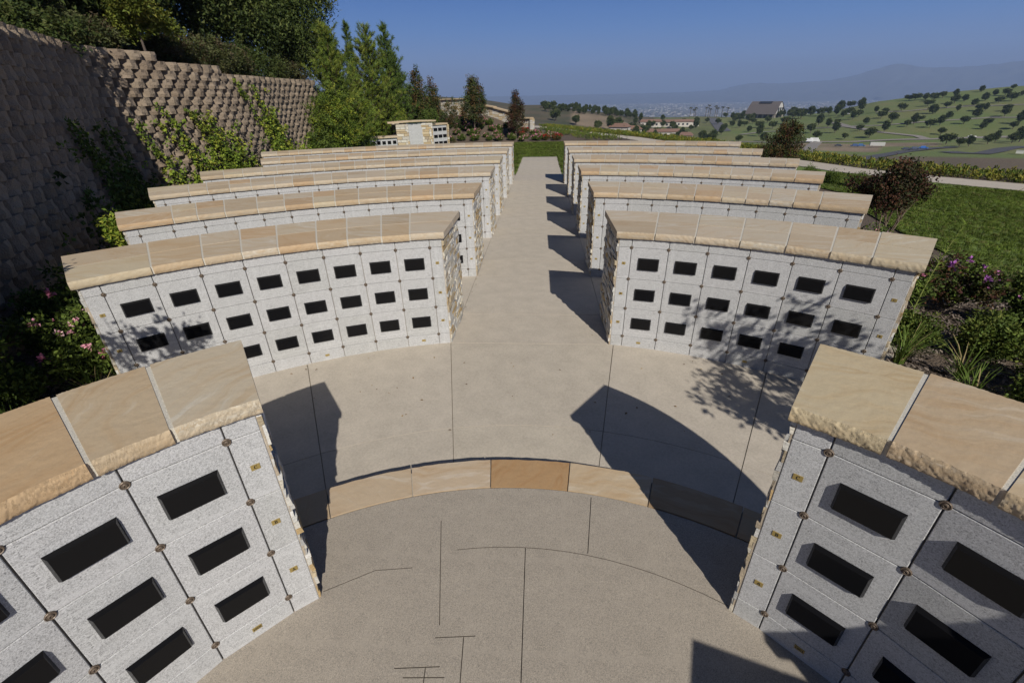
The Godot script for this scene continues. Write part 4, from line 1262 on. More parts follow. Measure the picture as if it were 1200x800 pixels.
func pine(label: String, at: Vector3, h: float, rad: float, cols: Array, low := 0.04) -> void:
	var node := thing("pine_tree", label, "tree", at, "young pines left of the memorial")
	if not cache.has("tuft"):
		var m := MB.new()
		for i in 34:
			var o := Vector3(rf(-0.012, 0.012), rf(-0.012, 0.012), rf(-0.12, 0.06))
			var d := (Vector3(0, 0, 1) + rdir() * 0.85).normalized()
			var s := d.cross(rdir()).normalized() * 0.0075
			var k := rf(0.8, 1.2); m.col = Color(k, k, k)
			m.tri(o - s, o + s, o + d * rf(0.10, 0.17))
		cache["tuft"] = m.mesh(M.leaf)
	var wood := MB.new(); wood.col = Color(0.17, 0.12, 0.085)
	wood.tube(Vector3(0, -0.1, 0), Vector3(0, h * 0.6, 0), 0.07, 0.035, 8); wood.tube(Vector3(0, h * 0.6, 0), Vector3(rf(-0.05, 0.05), h, rf(-0.05, 0.05)), 0.035, 0.012, 6)
	var xs := []; var cs := []
	var y := h * low
	while y < h:
		var t := y / h
		var L := rad * pow(1.0 - t, 0.62) * rf(0.55, 1.25) + 0.10
		var nb := 6 if t < 0.85 else 4
		var a0 := rf(0, TAU)
		for b in nb:
			var a := a0 + TAU * b / nb + rf(-0.35, 0.35)
			var d := Vector3(cos(a), rf(0.15, 0.95) + t * 0.6, sin(a)).normalized()
			var p0 := Vector3(0, y + rf(-0.06, 0.06), 0)
			var ll := L * rf(0.6, 1.15)
			var tip := p0 + d * ll + Vector3(0, ll * ll * 0.12, 0)
			wood.tube(p0, tip, 0.016 * (1.2 - t), 0.005, 4)
			var n := maxi(2, int(ll / 0.11))
			for k in n:
				var u := 0.22 + 0.78 * (k + 1.0) / n
				var q := p0.lerp(tip, u)
				var sd := d if k == n - 1 else (d + rdir() * 0.75 + Vector3(0, 0.25, 0)).normalized()
				var off := Vector3.ZERO if k == n - 1 else rdir() * 0.09 * ll
				xs.append(Transform3D(facing(Vector3.ZERO, sd).basis.scaled(Vector3.ONE * rf(0.8, 1.25)), q + off))
				cs.append(pick(cols, 0.3))
		y += rf(0.13, 0.20)
	for k in 7:
		xs.append(Transform3D(facing(Vector3.ZERO, Vector3(rf(-0.1, 0.1), 1, rf(-0.1, 0.1))).basis.scaled(Vector3.ONE * 0.9), Vector3(0, h - 0.5 + k * 0.09, 0))); cs.append(pick(cols, 0.2))
	put(wood.mesh(M.bark), "trunk", node)
	bake("crown", node, cache["tuft"], xs, cs)

func vine(label: String, s0: float, s1: float, top: float, runners: int, dens: int, cols: Array) -> void:
	var foot := rw_face((s0 + s1) * 0.5, 0.0, 0.1)
	var node := thing("ivy_vine", label, "vine", foot, "creepers climbing the retaining wall")
	var wood := MB.new(); wood.col = Color(0.12, 0.09, 0.06)
	var xs := []; var cs := []
	var cl := clump("ivy", 9, 0.085, 0.075, 0.085, M.leaf, 0.1)
	for i in runners:
		var s := rf(s0, s1); var y := 0.05
		var hgt := top * rf(0.45, 1.0)
		var lean := -rf(0.05, 0.85)
		var prev := rw_face(s, y, 0.05)
		while y < hgt:
			y += 0.09; s += lean * 0.09 + rf(-0.03, 0.03)
			var q := rw_face(s, y, 0.05)
			wood.tube(prev - foot, q - foot, 0.007, 0.007, 4); prev = q
			for k in (2 if y > hgt * 0.45 else 3):
				if rng.randf() < 0.6:
					xs.append(Transform3D(Basis.from_euler(Vector3(rf(-0.8, 0.8), rf(0, TAU), rf(-0.8, 0.8))).scaled(Vector3.ONE * rf(0.6, 1.1)), rw_face(s + rf(-0.09, 0.09), y + rf(-0.05, 0.05), rf(0.04, 0.13)) - foot)); cs.append(pick(cols, 0.3))
	for i in dens:
		var s := (s0 + s1) * 0.5 + rng.randfn(0, (s1 - s0) * 0.33); var y := absf(rng.randfn(0, top * 0.28))
		if y > top or nz.get_noise_2d(s * 2.0, y * 2.0) < -0.25: continue
		xs.append(Transform3D(Basis.from_euler(Vector3(rf(-0.8, 0.8), rf(0, TAU), rf(-0.8, 0.8))).scaled(Vector3.ONE * rf(0.7, 1.2)), rw_face(s, y, rf(0.04, 0.30) * (1.2 - y / top)) - foot)); cs.append(pick(cols, 0.3))
	put(wood.mesh(M.bark), "stems", node)
	bake("foliage", node, cl, xs, cs)

const OAK_COLS := [Color(0.055, 0.080, 0.024), Color(0.075, 0.100, 0.028), Color(0.042, 0.062, 0.020), Color(0.095, 0.110, 0.036)]
const BRIGHT := [Color(0.20, 0.26, 0.035), Color(0.14, 0.20, 0.03), Color(0.27, 0.29, 0.045), Color(0.10, 0.15, 0.025)]
const MID := [Color(0.085, 0.125, 0.028), Color(0.12, 0.165, 0.035), Color(0.065, 0.095, 0.024)]
const RUSTY := [Color(0.06, 0.082, 0.026), Color(0.10, 0.062, 0.026), Color(0.05, 0.068, 0.024), Color(0.045, 0.06, 0.025), Color(0.13, 0.085, 0.035), Color(0.075, 0.095, 0.03)]
const WINE := [Color(0.045, 0.042, 0.022), Color(0.075, 0.034, 0.026), Color(0.055, 0.05, 0.022), Color(0.04, 0.05, 0.02), Color(0.10, 0.05, 0.03)]
const PINK := [Color(0.62, 0.22, 0.34), Color(0.72, 0.36, 0.45), Color(0.55, 0.14, 0.28), Color(0.78, 0.52, 0.55)]
const VIOLET := [Color(0.42, 0.14, 0.42), Color(0.55, 0.20, 0.45), Color(0.36, 0.13, 0.40)]

func hillside_plants() -> void:
	var big := clump("oakleaf", 34, 0.30, 0.06, 0.12, M.leaf, 0.3, true)
	var V := func(x, y, z): return Vector3(x, y, z)
	var L := [
		["tall dark oak at the right end of the wooded slope", -11.3, 3.6, -24.0, [[V.call(0, 2.6, 0), V.call(2.1, 1.9, 2.0)], [V.call(0.6, 4.3, -0.6), V.call(1.7, 1.6, 1.7)], [V.call(-1.5, 3.6, 0.5), V.call(1.8, 1.8, 1.8)], [V.call(0.9, 1.0, 0.7), V.call(1.4, 1.1, 1.4)]], 1900],
		["dark spreading oak above the middle of the retaining wall", -12.6, 3.9, -19.5, [[V.call(0, 2.4, 0), V.call(2.2, 2.0, 2.2)], [V.call(-0.6, 4.2, 0.8), V.call(1.9, 1.6, 1.9)], [V.call(1.3, 1.5, -1.4), V.call(1.6, 1.4, 1.6)]], 1700],
		["dark oak between the spreading oak and the picture's left trees", -12.9, 4.2, -15.6, [[V.call(0, 2.1, 0), V.call(2.1, 1.9, 2.1)], [V.call(0.6, 3.4, -1.2), V.call(1.7, 1.5, 1.7)], [V.call(0.8, 0.9, 1.4), V.call(1.5, 1.1, 1.5)]], 1700],
		["dark oak at the upper left corner", -12.2, 4.0, -11.6, [[V.call(0, 1.9, 0), V.call(1.9, 1.8, 1.9)], [V.call(-0.2, 2.6, -1.6), V.call(1.5, 1.4, 1.5)], [V.call(0.6, 0.8, 1.2), V.call(1.4, 1.1, 1.4)]], 1600],
		["dense dark oak far up the slope behind the others", -17.0, 5.6, -23.0, [[V.call(0, 3.4, 0), V.call(3.4, 3.0, 3.4)], [V.call(2.4, 2.0, -1.5), V.call(2.4, 1.9, 2.4)], [V.call(0, 2.2, 3.4), V.call(2.8, 2.2, 2.6)], [V.call(-2.0, 2.5, 5.5), V.call(2.6, 2.2, 2.6)]], 2100],
		["dense dark oak on the slope behind the upper left corner", -17.5, 5.6, -15.0, [[V.call(0, 2.6, 0), V.call(3.2, 2.8, 3.2)], [V.call(1.4, 1.8, 2.8), V.call(2.4, 2.0, 2.4)], [V.call(0.4, 1.8, -3.0), V.call(2.6, 2.0, 2.6)]], 1900]]
	for q in L:
		tree("oak_tree", q[0], "tree", "oaks on the slope behind the retaining wall", V.call(q[1], q[2] - 0.1, q[3]), q[4], big, q[5], 0.8, 1.5, OAK_COLS, 0.16, -0.32)
	var small := clump("smallleaf", 26, 0.20, 0.05, 0.09, M.leaf, 0.3, true)
	tree("sapling", "sunlit yellow green sapling above the retaining wall", "tree", "", V.call(-10.3, 3.75, -13.6), [[V.call(0, 0.75, 0), V.call(0.55, 0.5, 0.5)], [V.call(0.35, 1.05, 0.4), V.call(0.5, 0.4, 0.45)], [V.call(-0.45, 1.1, -0.3), V.call(0.5, 0.4, 0.45)], [V.call(0.4, 0.6, -0.5), V.call(0.35, 0.3, 0.35)]], small, 330, 0.7, 1.2, [Color(0.15, 0.175, 0.032), Color(0.10, 0.13, 0.026), Color(0.20, 0.19, 0.038)], 0.035, -0.05)
	var grey := [Color(0.075, 0.085, 0.034), Color(0.055, 0.068, 0.025), Color(0.095, 0.10, 0.042), Color(0.085, 0.065, 0.038)]
	var S := [["greyish brush at the wall top by the upper left corner", -10.0, 3.6, -10.2, 1.2, 0.55], ["low brush on the wall top left of the sapling", -10.6, 3.7, -12.2, 0.9, 0.6], ["brown green brush on the wall top right of the sapling", -10.5, 3.45, -15.4, 1.1, 0.65], ["low green brush on the wall top below the spreading oak", -10.4, 3.4, -17.3, 1.1, 0.7], ["bushy green brush on the wall top near its far end", -10.5, 3.2, -19.6, 1.2, 0.8], ["rounded green bush at the wall's far end", -10.4, 3.0, -21.7, 1.0, 0.8], ["tall brush behind the wall top at the left edge", -9.9, 3.7, -8.0, 1.1, 0.7], ["loose brush right of the wall's far end", -10.4, 1.9, -23.4, 1.1, 1.0]]
	for q in S:
		tree("brush", q[0], "shrub", "brush along the top of the retaining wall", V.call(q[1], q[2] - 0.1, q[3]), [[V.call(0, q[5] * 0.6, 0), V.call(q[4] * 0.6, q[5] * 0.7, q[4])], [V.call(-0.5, q[5], 0.3), V.call(q[4] * 0.6, q[5] * 0.7, q[4] * 0.7)]], small, 420, 0.6, 1.1, grey if rng.randf() < 0.7 else OAK_COLS, 0.03, -0.12)
	vine("leafy creeper fanning up the sunlit block wall in the middle", rw_sz(-15.0), rw_sz(-12.6), 2.6, 12, 430, BRIGHT)
	vine("narrow creeper climbing to the top of the block wall's right half", rw_sz(-18.2), rw_sz(-16.6), 3.1, 7, 240, BRIGHT)
	vine("dark creeper in the shaded left part of the block wall", rw_sz(-11.4), rw_sz(-7.8), 2.2, 9, 330, MID)
	vine("small creeper at the foot of the wall's far end", rw_sz(-20.4), rw_sz(-19.2), 1.4, 3, 160, BRIGHT)
func rw_sz(z: float) -> float:
	var s := 0.0
	while s < rw_s[-1] and rw_pt(s).y > z: s += 0.05
	return s

func plants() -> void:
	var G := func(x, z): return g3(x, z)
	# pines and shrubs left of the memorial
	var pc := [Color(0.14, 0.19, 0.034), Color(0.10, 0.15, 0.03), Color(0.19, 0.22, 0.04)]
	var pd := [Color(0.08, 0.125, 0.03), Color(0.10, 0.15, 0.034)]
	pine("bushy light green pine nearest the end of the block wall", G.call(-8.95, -22.4), 5.5, 1.9, pc, 0.06)
	pine("slender pine with a bare brown tip behind the bushy one", G.call(-10.2, -28.3), 6.4, 0.8, pd, 0.3)
	pine("tall pine in the middle of the pine group", G.call(-8.75, -26.9), 6.0, 2.0, pc, 0.08)
	pine("dark tufted pine at the right of the pine group", G.call(-8.5, -29.2), 6.4, 1.45, pd, 0.15)
	pine("lower pine behind the yellow green shrub", G.call(-8.6, -30.9), 5.0, 1.6, pd)
	pine("small pine between the block wall and the tall pines", G.call(-9.7, -24.6), 5.2, 1.8, pc)
	var small := clump("smallleaf", 26, 0.20, 0.05, 0.09, M.leaf, 0.3, true)
	var V := func(x, y, z): return Vector3(x, y, z)
	var lob := func(r, h): return [[V.call(0, h * 0.5, 0), V.call(r, h * 0.5, r)], [V.call(r * 0.4, h * 0.75, 0.1), V.call(r * 0.6, h * 0.35, r * 0.6)], [V.call(-r * 0.5, h * 0.45, -0.1), V.call(r * 0.7, h * 0.4, r * 0.7)]]
	tree("shrub", "broad bright green shrub at the block wall's far end", "shrub", "shrubs round the memorial", G.call(-8.9, -20.9), lob.call(1.2, 3.1), small, 900, 0.6, 1.1, BRIGHT + MID, 0.03, -0.2)
	tree("shrub", "broad green shrub between the block wall and the memorial", "shrub", "shrubs round the memorial", G.call(-8.75, -23.3), lob.call(1.0, 2.7), small, 750, 0.6, 1.1, BRIGHT + MID, 0.03, -0.2)
	tree("shrub", "large yellow green shrub in front of the pines", "shrub", "shrubs round the memorial", G.call(-9.3, -26.0), lob.call(1.0, 2.7), small, 700, 0.6, 1.1, BRIGHT, 0.03, -0.2)
	tree("shrub", "yellow green shrub left of the tall memorial panel", "shrub", "shrubs round the memorial", G.call(-8.5, -28.0), lob.call(1.1, 2.6), small, 700, 0.6, 1.1, BRIGHT, 0.03, -0.2)
	tree("shrub", "dark shrub at the foot of the pines by the wall", "shrub", "shrubs round the memorial", G.call(-9.3, -20.3), lob.call(0.8, 1.5), small, 420, 0.6, 1.1, MID, 0.03, -0.2)
	tree("shrub", "loose green shrub behind the memorial's right wing", "shrub", "shrubs round the memorial", G.call(-7.4, -31.2), lob.call(1.1, 2.4), small, 600, 0.6, 1.1, MID, 0.03, -0.12)
	tree("shrub", "thin brownish shrub between the memorial and the stone wall", "shrub", "shrubs round the memorial", G.call(-6.4, -34.5), lob.call(0.9, 2.9), small, 380, 0.6, 1.0, RUSTY, 0.03, -0.02)
	var mag := clump("magleaf", 24, 0.20, 0.075, 0.13, M.leaf, 0.3, true)
	var tall := func(r, h): return [[V.call(0, h * 0.42, 0), V.call(r, h * 0.28, r)], [V.call(0.05, h * 0.66, 0), V.call(r * 0.7, h * 0.22, r * 0.7)], [V.call(0, h * 0.88, 0), V.call(r * 0.35, h * 0.14, r * 0.35)]]
	tree("magnolia_tree", "rust tinged young tree right of the pines", "tree", "young rust-leaved trees", V.call(-7.6, 0.0, -31.6), tall.call(0.9, 4.2), mag, 330, 0.7, 1.1, RUSTY, 0.05, -0.02)
	tree("magnolia_tree", "second rust tinged young tree, shorter, beside the first", "tree", "young rust-leaved trees", V.call(-7.0, 0.0, -33.0), tall.call(0.65, 3.6), mag, 240, 0.7, 1.1, RUSTY, 0.05, -0.02)
	tree("magnolia_tree", "dark rust tipped tree standing alone before the stone wall", "tree", "young rust-leaved trees", V.call(-5.2, 0.25, -39.6), tall.call(1.15, 3.75), mag, 420, 0.7, 1.2, RUSTY, 0.06, 0.0)
	tree("magnolia_tree", "slim dark tree at the right end of the stone wall", "tree", "young rust-leaved trees", V.call(-1.9, -0.35, -38.6), tall.call(0.75, 3.2), mag, 260, 0.6, 1.1, WINE, 0.05, 0.0)
	# shrubs right of the walls
	var ml := clump("myrtleleaf", 14, 0.13, 0.035, 0.06, M.leaf)
	grown("crape_myrtle", "dark wine-leaved shrub at the lawn's edge right of the third wall", "shrub", "wine-leaved shrubs on the right", G.call(6.55, -8.95), 7, 1.15, 0.34, ml, 6, 0.85, WINE, 0.016, 4, {"wood": Color(0.2, 0.15, 0.11)})
	tree("crape_myrtle", "rust red bushy shrub beside the far path", "shrub", "wine-leaved shrubs on the right", G.call(10.3, -21.6), [[V.call(0, 0.75, 0), V.call(0.8, 0.65, 0.7)], [V.call(0.1, 1.25, 0), V.call(0.5, 0.5, 0.5)], [V.call(-0.75, 0.45, 0.1), V.call(0.4, 0.4, 0.4)]], ml, 620, 0.9, 1.5, RUSTY + WINE, 0.03, -0.15)
	# out of view: trees whose shade falls on the second row
	rng.seed = 2024
	grown("crape_myrtle", "tree outside the picture whose leafy shade falls on the second right wall", "tree", "trees standing just outside the picture", Vector3(3.9, 0, -0.42), 4, 2.45, 0.20, ml, 7, 1.2, MID, 0.03, 4)
	grown("crape_myrtle", "tree outside the picture whose leafy shade falls on the second left wall", "tree", "trees standing just outside the picture", Vector3(-3.3, 0, -0.98), 2, 2.35, 0.12, ml, 6, 1.0, BRIGHT, 0.025, 4)
	tree("oak_tree", "leafy tree behind the viewer shading the left bed", "tree", "trees standing just outside the picture", Vector3(-3.55, 0.0, 1.0), [[V.call(0, 3.1, 0), V.call(0.75, 0.9, 0.9)], [V.call(-0.25, 4.3, 0.2), V.call(0.95, 0.9, 1.0)], [V.call(-0.6, 5.4, 0.5), V.call(1.1, 0.9, 1.1)]], clump("oakleaf", 34, 0.30, 0.06, 0.12, M.leaf, 0.3, true), 520, 0.7, 1.1, OAK_COLS, 0.09, -0.15)
	# small plants along the lawn
	rng.seed = 515
	var box := clump("boxleaf", 26, 0.075, 0.018, 0.032, M.leaf, 0.5)
	var k := 0
	for q in [[9.2, -16.9, 0.45], [9.55, -16.2, 0.4], [9.9, -15.5, 0.42], [10.3, -14.9, 0.36]]:
		var nm: String = ["leftmost", "second from left", "third from left", "rightmost"][k]; k += 1
		grown("small_shrub", "small green shrub on the far lawn, %s of the four in line" % nm, "shrub", "small shrubs on the far lawn", G.call(q[0], q[1]), 7, q[2], 0.45, box, 7, 1.1, MID, 0.008, 2)
	# right bed
	var rosel := clump("roseleaf", 12, 0.07, 0.032, 0.05, M.leaf, 0.3)
	grown("flowering_shrub", "shrub with violet blossoms in the right bed at the lawn's edge", "shrub", "flowering shrubs in the right bed", G.call(5.35, -5.75), 9, 0.62, 0.75, rosel, 7, 1.0, WINE + MID, 0.008, 3, {"bloom": 14, "bloom_cols": VIOLET, "bloom_size": 1.3})
	grown("flowering_shrub", "low violet flowered shrub right of the tall weed", "shrub", "flowering shrubs in the right bed", G.call(5.75, -4.95), 8, 0.42, 0.85, rosel, 7, 1.0, MID, 0.008, 3, {"bloom": 10, "bloom_cols": VIOLET, "bloom_size": 1.2})
	grown("flowering_shrub", "pink flowered shrub behind the right end of the second wall", "shrub", "flowering shrubs in the right bed", G.call(5.1, -7.0), 9, 0.62, 0.5, rosel, 7, 1.0, MID, 0.008, 3, {"bloom": 40, "bloom_cols": PINK, "bloom_size": 1.3})
	grown("flowering_shrub", "violet and pink flowered shrub close to the second wall's right end", "shrub", "flowering shrubs in the right bed", G.call(4.45, -5.6), 8, 0.52, 0.5, rosel, 6, 1.0, MID, 0.008, 3, {"bloom": 18, "bloom_cols": VIOLET + PINK, "bloom_size": 1.2})
	var bx := [[4.75, -4.45, 0.42, "upright small-leaved shrub in the middle of the right bed"], [4.75, -3.75, 0.44, "bushy small-leaved shrub at the right edge of the bed"], [5.35, -4.25, 0.40, "small-leaved shrub between the violet flowers and the picture edge"], [4.15, -4.75, 0.36, "small-leaved shrub behind the strap-leaved clump"], [4.35, -3.35, 0.38, "small-leaved shrub beside the coping of the nearest right wall"], [5.7, -3.7, 0.42, "rounded small-leaved shrub at the picture's right edge"], [6.1, -5.0, 0.42, "small-leaved shrub where the bed meets the lawn"], [6.6, -6.0, 0.36, "low small-leaved shrub at the lawn's corner"]]
	for q in bx: grown("small_shrub", q[3], "shrub", "small-leaved shrubs in the right bed", G.call(q[0], q[1]), 11, q[2], 0.55, box, 9, 1.1, [Color(0.10, 0.14, 0.03), Color(0.075, 0.11, 0.028), Color(0.13, 0.15, 0.035)], 0.006, 2)
	for q in [[3.82, -4.30, 0.42, 60, "strap-leaved green clump beside the second wall's right end"], [4.2, -4.0, 0.36, 46, "second strap-leaved clump in front of the tall weed"], [4.0, -3.65, 0.3, 40, "strap-leaved clump next to the nearest right wall"]]:
		strap(q[4], G.call(q[0], q[1]), q[2], q[3])
	weed(G.call(4.36, -5.02))
	# left bed
	var lb := [[-4.75, -3.95, 0.62, "pink rose bush with a full flower head in the left bed", 16], [-4.25, -3.65, 0.46, "pink rose bush touching the second left wall", 20], [-4.75, -3.2, 0.36, "low pink rose in the front of the left bed", 6], [-5.6, -4.6, 0.6, "rose bush in the shaded back of the left bed", 16], [-4.6, -4.9, 0.62, "pink rose behind the left end of the second wall", 10]]
	for q in lb: grown("rose_bush", q[3], "shrub", "roses in the left bed", G.call(q[0], q[1]), 8, q[2], 0.5, rosel, 7, 1.05, MID, 0.008, 3, {"bloom": q[4], "bloom_cols": PINK, "bloom_size": 1.35})
	var ll := clump("bigleaf", 9, 0.10, 0.05, 0.10, M.leaf, 0.2)
	grown("leafy_shrub", "broad-leaved shrub at the left edge of the picture", "shrub", "", G.call(-4.9, -3.3), 4, 0.8, 0.3, ll, 3, 0.65, MID, 0.010, 3)
	grown("leafy_shrub", "dark leafy shrub in the shade behind the roses", "shrub", "", G.call(-5.7, -5.4), 5, 0.8, 0.5, ll, 4, 0.8, MID, 0.012, 3)
	grown("leafy_shrub", "green shrub squeezed between the third left wall and the block wall", "shrub", "", G.call(-6.35, -7.1), 8, 0.95, 0.35, ll, 7, 0.8, BRIGHT, 0.012, 3)
	for q in [[-4.35, -2.85, 0.30, 40, "yellow green strap-leaved clump in the left bed's front corner"], [-4.0, -3.3, 0.34, 44, "strap-leaved clump below the second left wall"], [-4.75, -2.7, 0.26, 40, "low strap-leaved clump at the picture's left edge"]]:
		strap(q[4], G.call(q[0], q[1]), q[2], q[3])
	groundcover()

func strap(label: String, at: Vector3, h: float, n: int) -> void:
	var node := thing("strap_leaf_plant", label, "plant", at, "strap-leaved clumps in the beds")
	var m := MB.new()
	for i in n:
		var a := rf(0, TAU); var out := rf(0.15, 0.9); var hh := h * rf(0.6, 1.1)
		var d := Vector3(cos(a), 0, sin(a)); var s := Vector3(-d.z, 0, d.x)
		var p := d * rf(0, 0.05) + s * rf(-0.03, 0.03)
		var k := rf(0.7, 1.3); m.col = Color(0.10 * k, 0.15 * k, 0.032 * k)
		if rng.randf() < 0.12: m.col = Color(0.30, 0.24, 0.12)
		var w := rf(0.006, 0.011)
		var prev := p; var pw := w
		for j in range(1, 5):
			var t := j / 4.0
			var q := p + d * out * h * t * t + Vector3(0, hh * (t - 0.32 * t * t * out), 0) * 1.2
			var nw := w * (1.0 - t * 0.85)
			m.quad(prev - s * pw, prev + s * pw, q + s * nw, q - s * nw); prev = q; pw = nw
	put(m.mesh(M.leaf), "leaves", node)

func weed(at: Vector3) -> void:
	var node := thing("tall_weed", "tall single-stemmed feathery weed leaning over the right bed", "plant", at)
	var st := MB.new(); st.col = Color(0.20, 0.22, 0.07)
	var lf := MB.new()
	var H := 1.22
	var prev := Vector3.ZERO
	for i in range(1, 25):
		var t := i / 24.0
		var p := Vector3(0.22 * t * t, H * t, -0.10 * t)
		st.tube(prev, p, 0.008 * (1.1 - t * 0.6), 0.008 * (1.06 - t * 0.6), 6); prev = p
		if t < 0.22: continue
		for k in (7 if t < 0.85 else 12):
			var a := rf(0, TAU); var l := rf(0.08, 0.14) * (1.0 if t < 0.85 else 0.7)
			var d := Vector3(cos(a), rf(0.1, 0.9), sin(a)).normalized(); var s := d.cross(Vector3.UP).normalized() * 0.006
			var kk := rf(0.8, 1.25); lf.col = Color(0.20 * kk, 0.27 * kk, 0.05 * kk)
			var q := p + Vector3(0, rf(-0.03, 0.03), 0)
			lf.tri(q - s, q + s, q + d * l)
	put(st.mesh(M.leaf), "stem", node); put(lf.mesh(M.leaf), "leaves", node)

func mound_y(x: float, z: float) -> float:
	var a := smoothstep(37.3, 44.0, -z); var b := smoothstep(1.2, -5.5, x)
	return gy(z) + 0.05 + 1.75 * a * b + 0.12 * nz.get_noise_2d(x * 0.8, z * 0.8) * a
func groundcover() -> void:
	# planted slope behind the far lawn
	var m := MB.new(); m.col = Color(1.55, 1.35, 1.2)
	for i in 26:
		for j in 22:
			var q := []
			for k in [[0, 0], [1, 0], [1, 1], [0, 1]]:
				var x: float = -14.0 + (i + k[0]) * 0.72; var z: float = -37.38 - (j + k[1]) * 0.7
				q.append(Vector3(x, mound_y(x, z) if j + k[1] > 0 else gy(z) - 0.01, z))
			m.quad(q[0], q[1], q[2], q[3], Vector3.UP)
	struct(m.mesh(M.soil), "planting_slope", "mulched slope of roses behind the far lawn")
	var rosel := clump("roseleaf", 12, 0.07, 0.032, 0.05, M.leaf, 0.3)
	var proto: Array = []
	for i in 3:
		proto.append(grown("rose_bush", "", "shrub", "roses on the far planted slope", Vector3(0, -50, 0), 7, 0.42, 0.6, rosel, 5, 1.1, [MID, MID, RUSTY][i], 0.008, 3, {"bloom": [26, 30, 34][i], "bloom_cols": [PINK, PINK, [Color(0.4, 0.03, 0.03), Color(0.5, 0.1, 0.08)]][i], "bloom_size": 1.9}))
	var used := [false, false, false]
	var n := 0
	var rows := {}
	for i in 46:
		var x := -8.4 + (i % 12) * 0.88 + rf(-0.3, 0.3); var row := i / 12
		var z := -38.1 - row * 1.15 + rf(-0.35, 0.35)
		if x > 1.6: continue
		var kd := rng.randi() % 2 if x < -3.2 else (2 if rng.randf() < 0.5 else rng.randi() % 2)
		var o: Node3D
		if used[kd]:
			o = proto[kd].duplicate(); o.name = numbered("rose_bush"); add_child(o)
		else:
			o = proto[kd]; used[kd] = true
		o.position = Vector3(x, mound_y(x, z) - 0.02, z); o.rotation.y = rf(0, TAU); o.scale = Vector3.ONE * rf(0.75, 1.25)
		n += 1
		if not rows.has(row): rows[row] = []
		rows[row].append([x, o, ["pale pink", "pink", "red"][kd]])
	for r in rows:
		rows[r].sort_custom(func(a, b): return a[0] < b[0])
		for j in rows[r].size(): rows[r][j][1].set_meta("label", "%s flowered rose bush, %s from left in the slope's %s row" % [rows[r][j][2], nth(j + 1), ["front", "second", "third", "back"][r]])
	# ground cover beyond the walkway
	var gc := clump("coverleaf", 22, 0.13, 0.04, 0.07, M.leaf, 0.5)
	var xs := []; var cs := []
	for i in WALK.size() - 1:
		var a := walk_pt(i, 1.0); var b := walk_pt(i + 1, 1.0); var a2 := walk_pt(i, 2.9); var b2 := walk_pt(i + 1, 2.9)
		for k in int(a.distance_to(b) * 55):
			var t := rng.randf(); var u := rng.randf()
			var q := a.lerp(b, t).lerp(a2.lerp(b2, t), u)
			xs.append(Transform3D(Basis.from_euler(Vector3(0, rf(0, TAU), 0)).scaled(Vector3.ONE * rf(0.8, 1.5)), g3(q.x, q.y) + Vector3(0, rf(0.02, 0.22) * (0.7 + 0.6 * nz.get_noise_2d(q.x * 1.5, q.y * 1.5)), 0)))
			cs.append(pick([Color(0.17, 0.18, 0.03), Color(0.10, 0.14, 0.028), Color(0.22, 0.20, 0.04), Color(0.08, 0.11, 0.026)]))
	var h := many("ground_cover", self, gc, xs, cs); tag(h, "yellow green ground cover along the outer edge of the curved path", "ground cover", "", "stuff")
	xs = []; cs = []
	for i in 420:
		var t := rng.randf(); var q := walk_pt(7, -1.0).lerp(walk_pt(10, -1.1), t) + Vector2(-rf(0.0, 3.2) * (1.0 - t * 0.6), rf(-0.5, 0.5))
		if q.y > -38.0: continue
		xs.append(Transform3D(Basis.from_euler(Vector3(0, rf(0, TAU), 0)).scaled(Vector3.ONE * rf(1.0, 1.8)), g3(q.x, q.y) + Vector3(0, rf(0.02, 0.3), 0)))
		cs.append(pick([Color(0.14, 0.16, 0.03), Color(0.09, 0.13, 0.028), Color(0.07, 0.10, 0.026)]))
	h = many("ground_cover", self, gc, xs, cs); tag(h, "green ground cover between the far lawn and the curved path", "ground cover", "", "stuff")

# ------------------------------------------------------------------ memorial and stone wall in the middle distance
func stone_face(node: Node3D, a: Vector3, b: Vector3, o: Vector3, h0: float, h1: float) -> void:   # ledge stone skin, top may slope
	var m := MB.new(); m.off = node.position
	var pal := [Color(0.74, 0.68, 0.57), Color(0.66, 0.54, 0.36), Color(0.60, 0.46, 0.28), Color(0.70, 0.66, 0.60), Color(0.80, 0.76, 0.68), Color(0.55, 0.45, 0.33)]
	var L := (b - a).length(); var d := (b - a) / L
	var y := 0.0
	while y < maxf(h0, h1):
		var hh := rf(0.09, 0.17); var x := 0.0
		while x < L:
			var ll := minf(rf(0.15, 0.5), L - x)
			var top := lerpf(h0, h1, (x + ll * 0.5) / L)
			if y < top:
				var q: Color = pal[rng.randi() % pal.size()]; m.col = q * rf(0.85, 1.1)
				m.box(Transform3D(Basis(d, Vector3.UP, d.cross(Vector3.UP)), a + d * (x + ll * 0.5) + Vector3(0, y + minf(hh, top - y) * 0.5, 0) + o * rf(0.0, 0.03)), Vector3(ll - 0.015, minf(hh, top - y) - 0.012, 0.12))
			x += ll
		y += hh
	var s := put(m.mesh(M.ledge), "stone_cladding", node); s.set_meta("kind", "stuff")

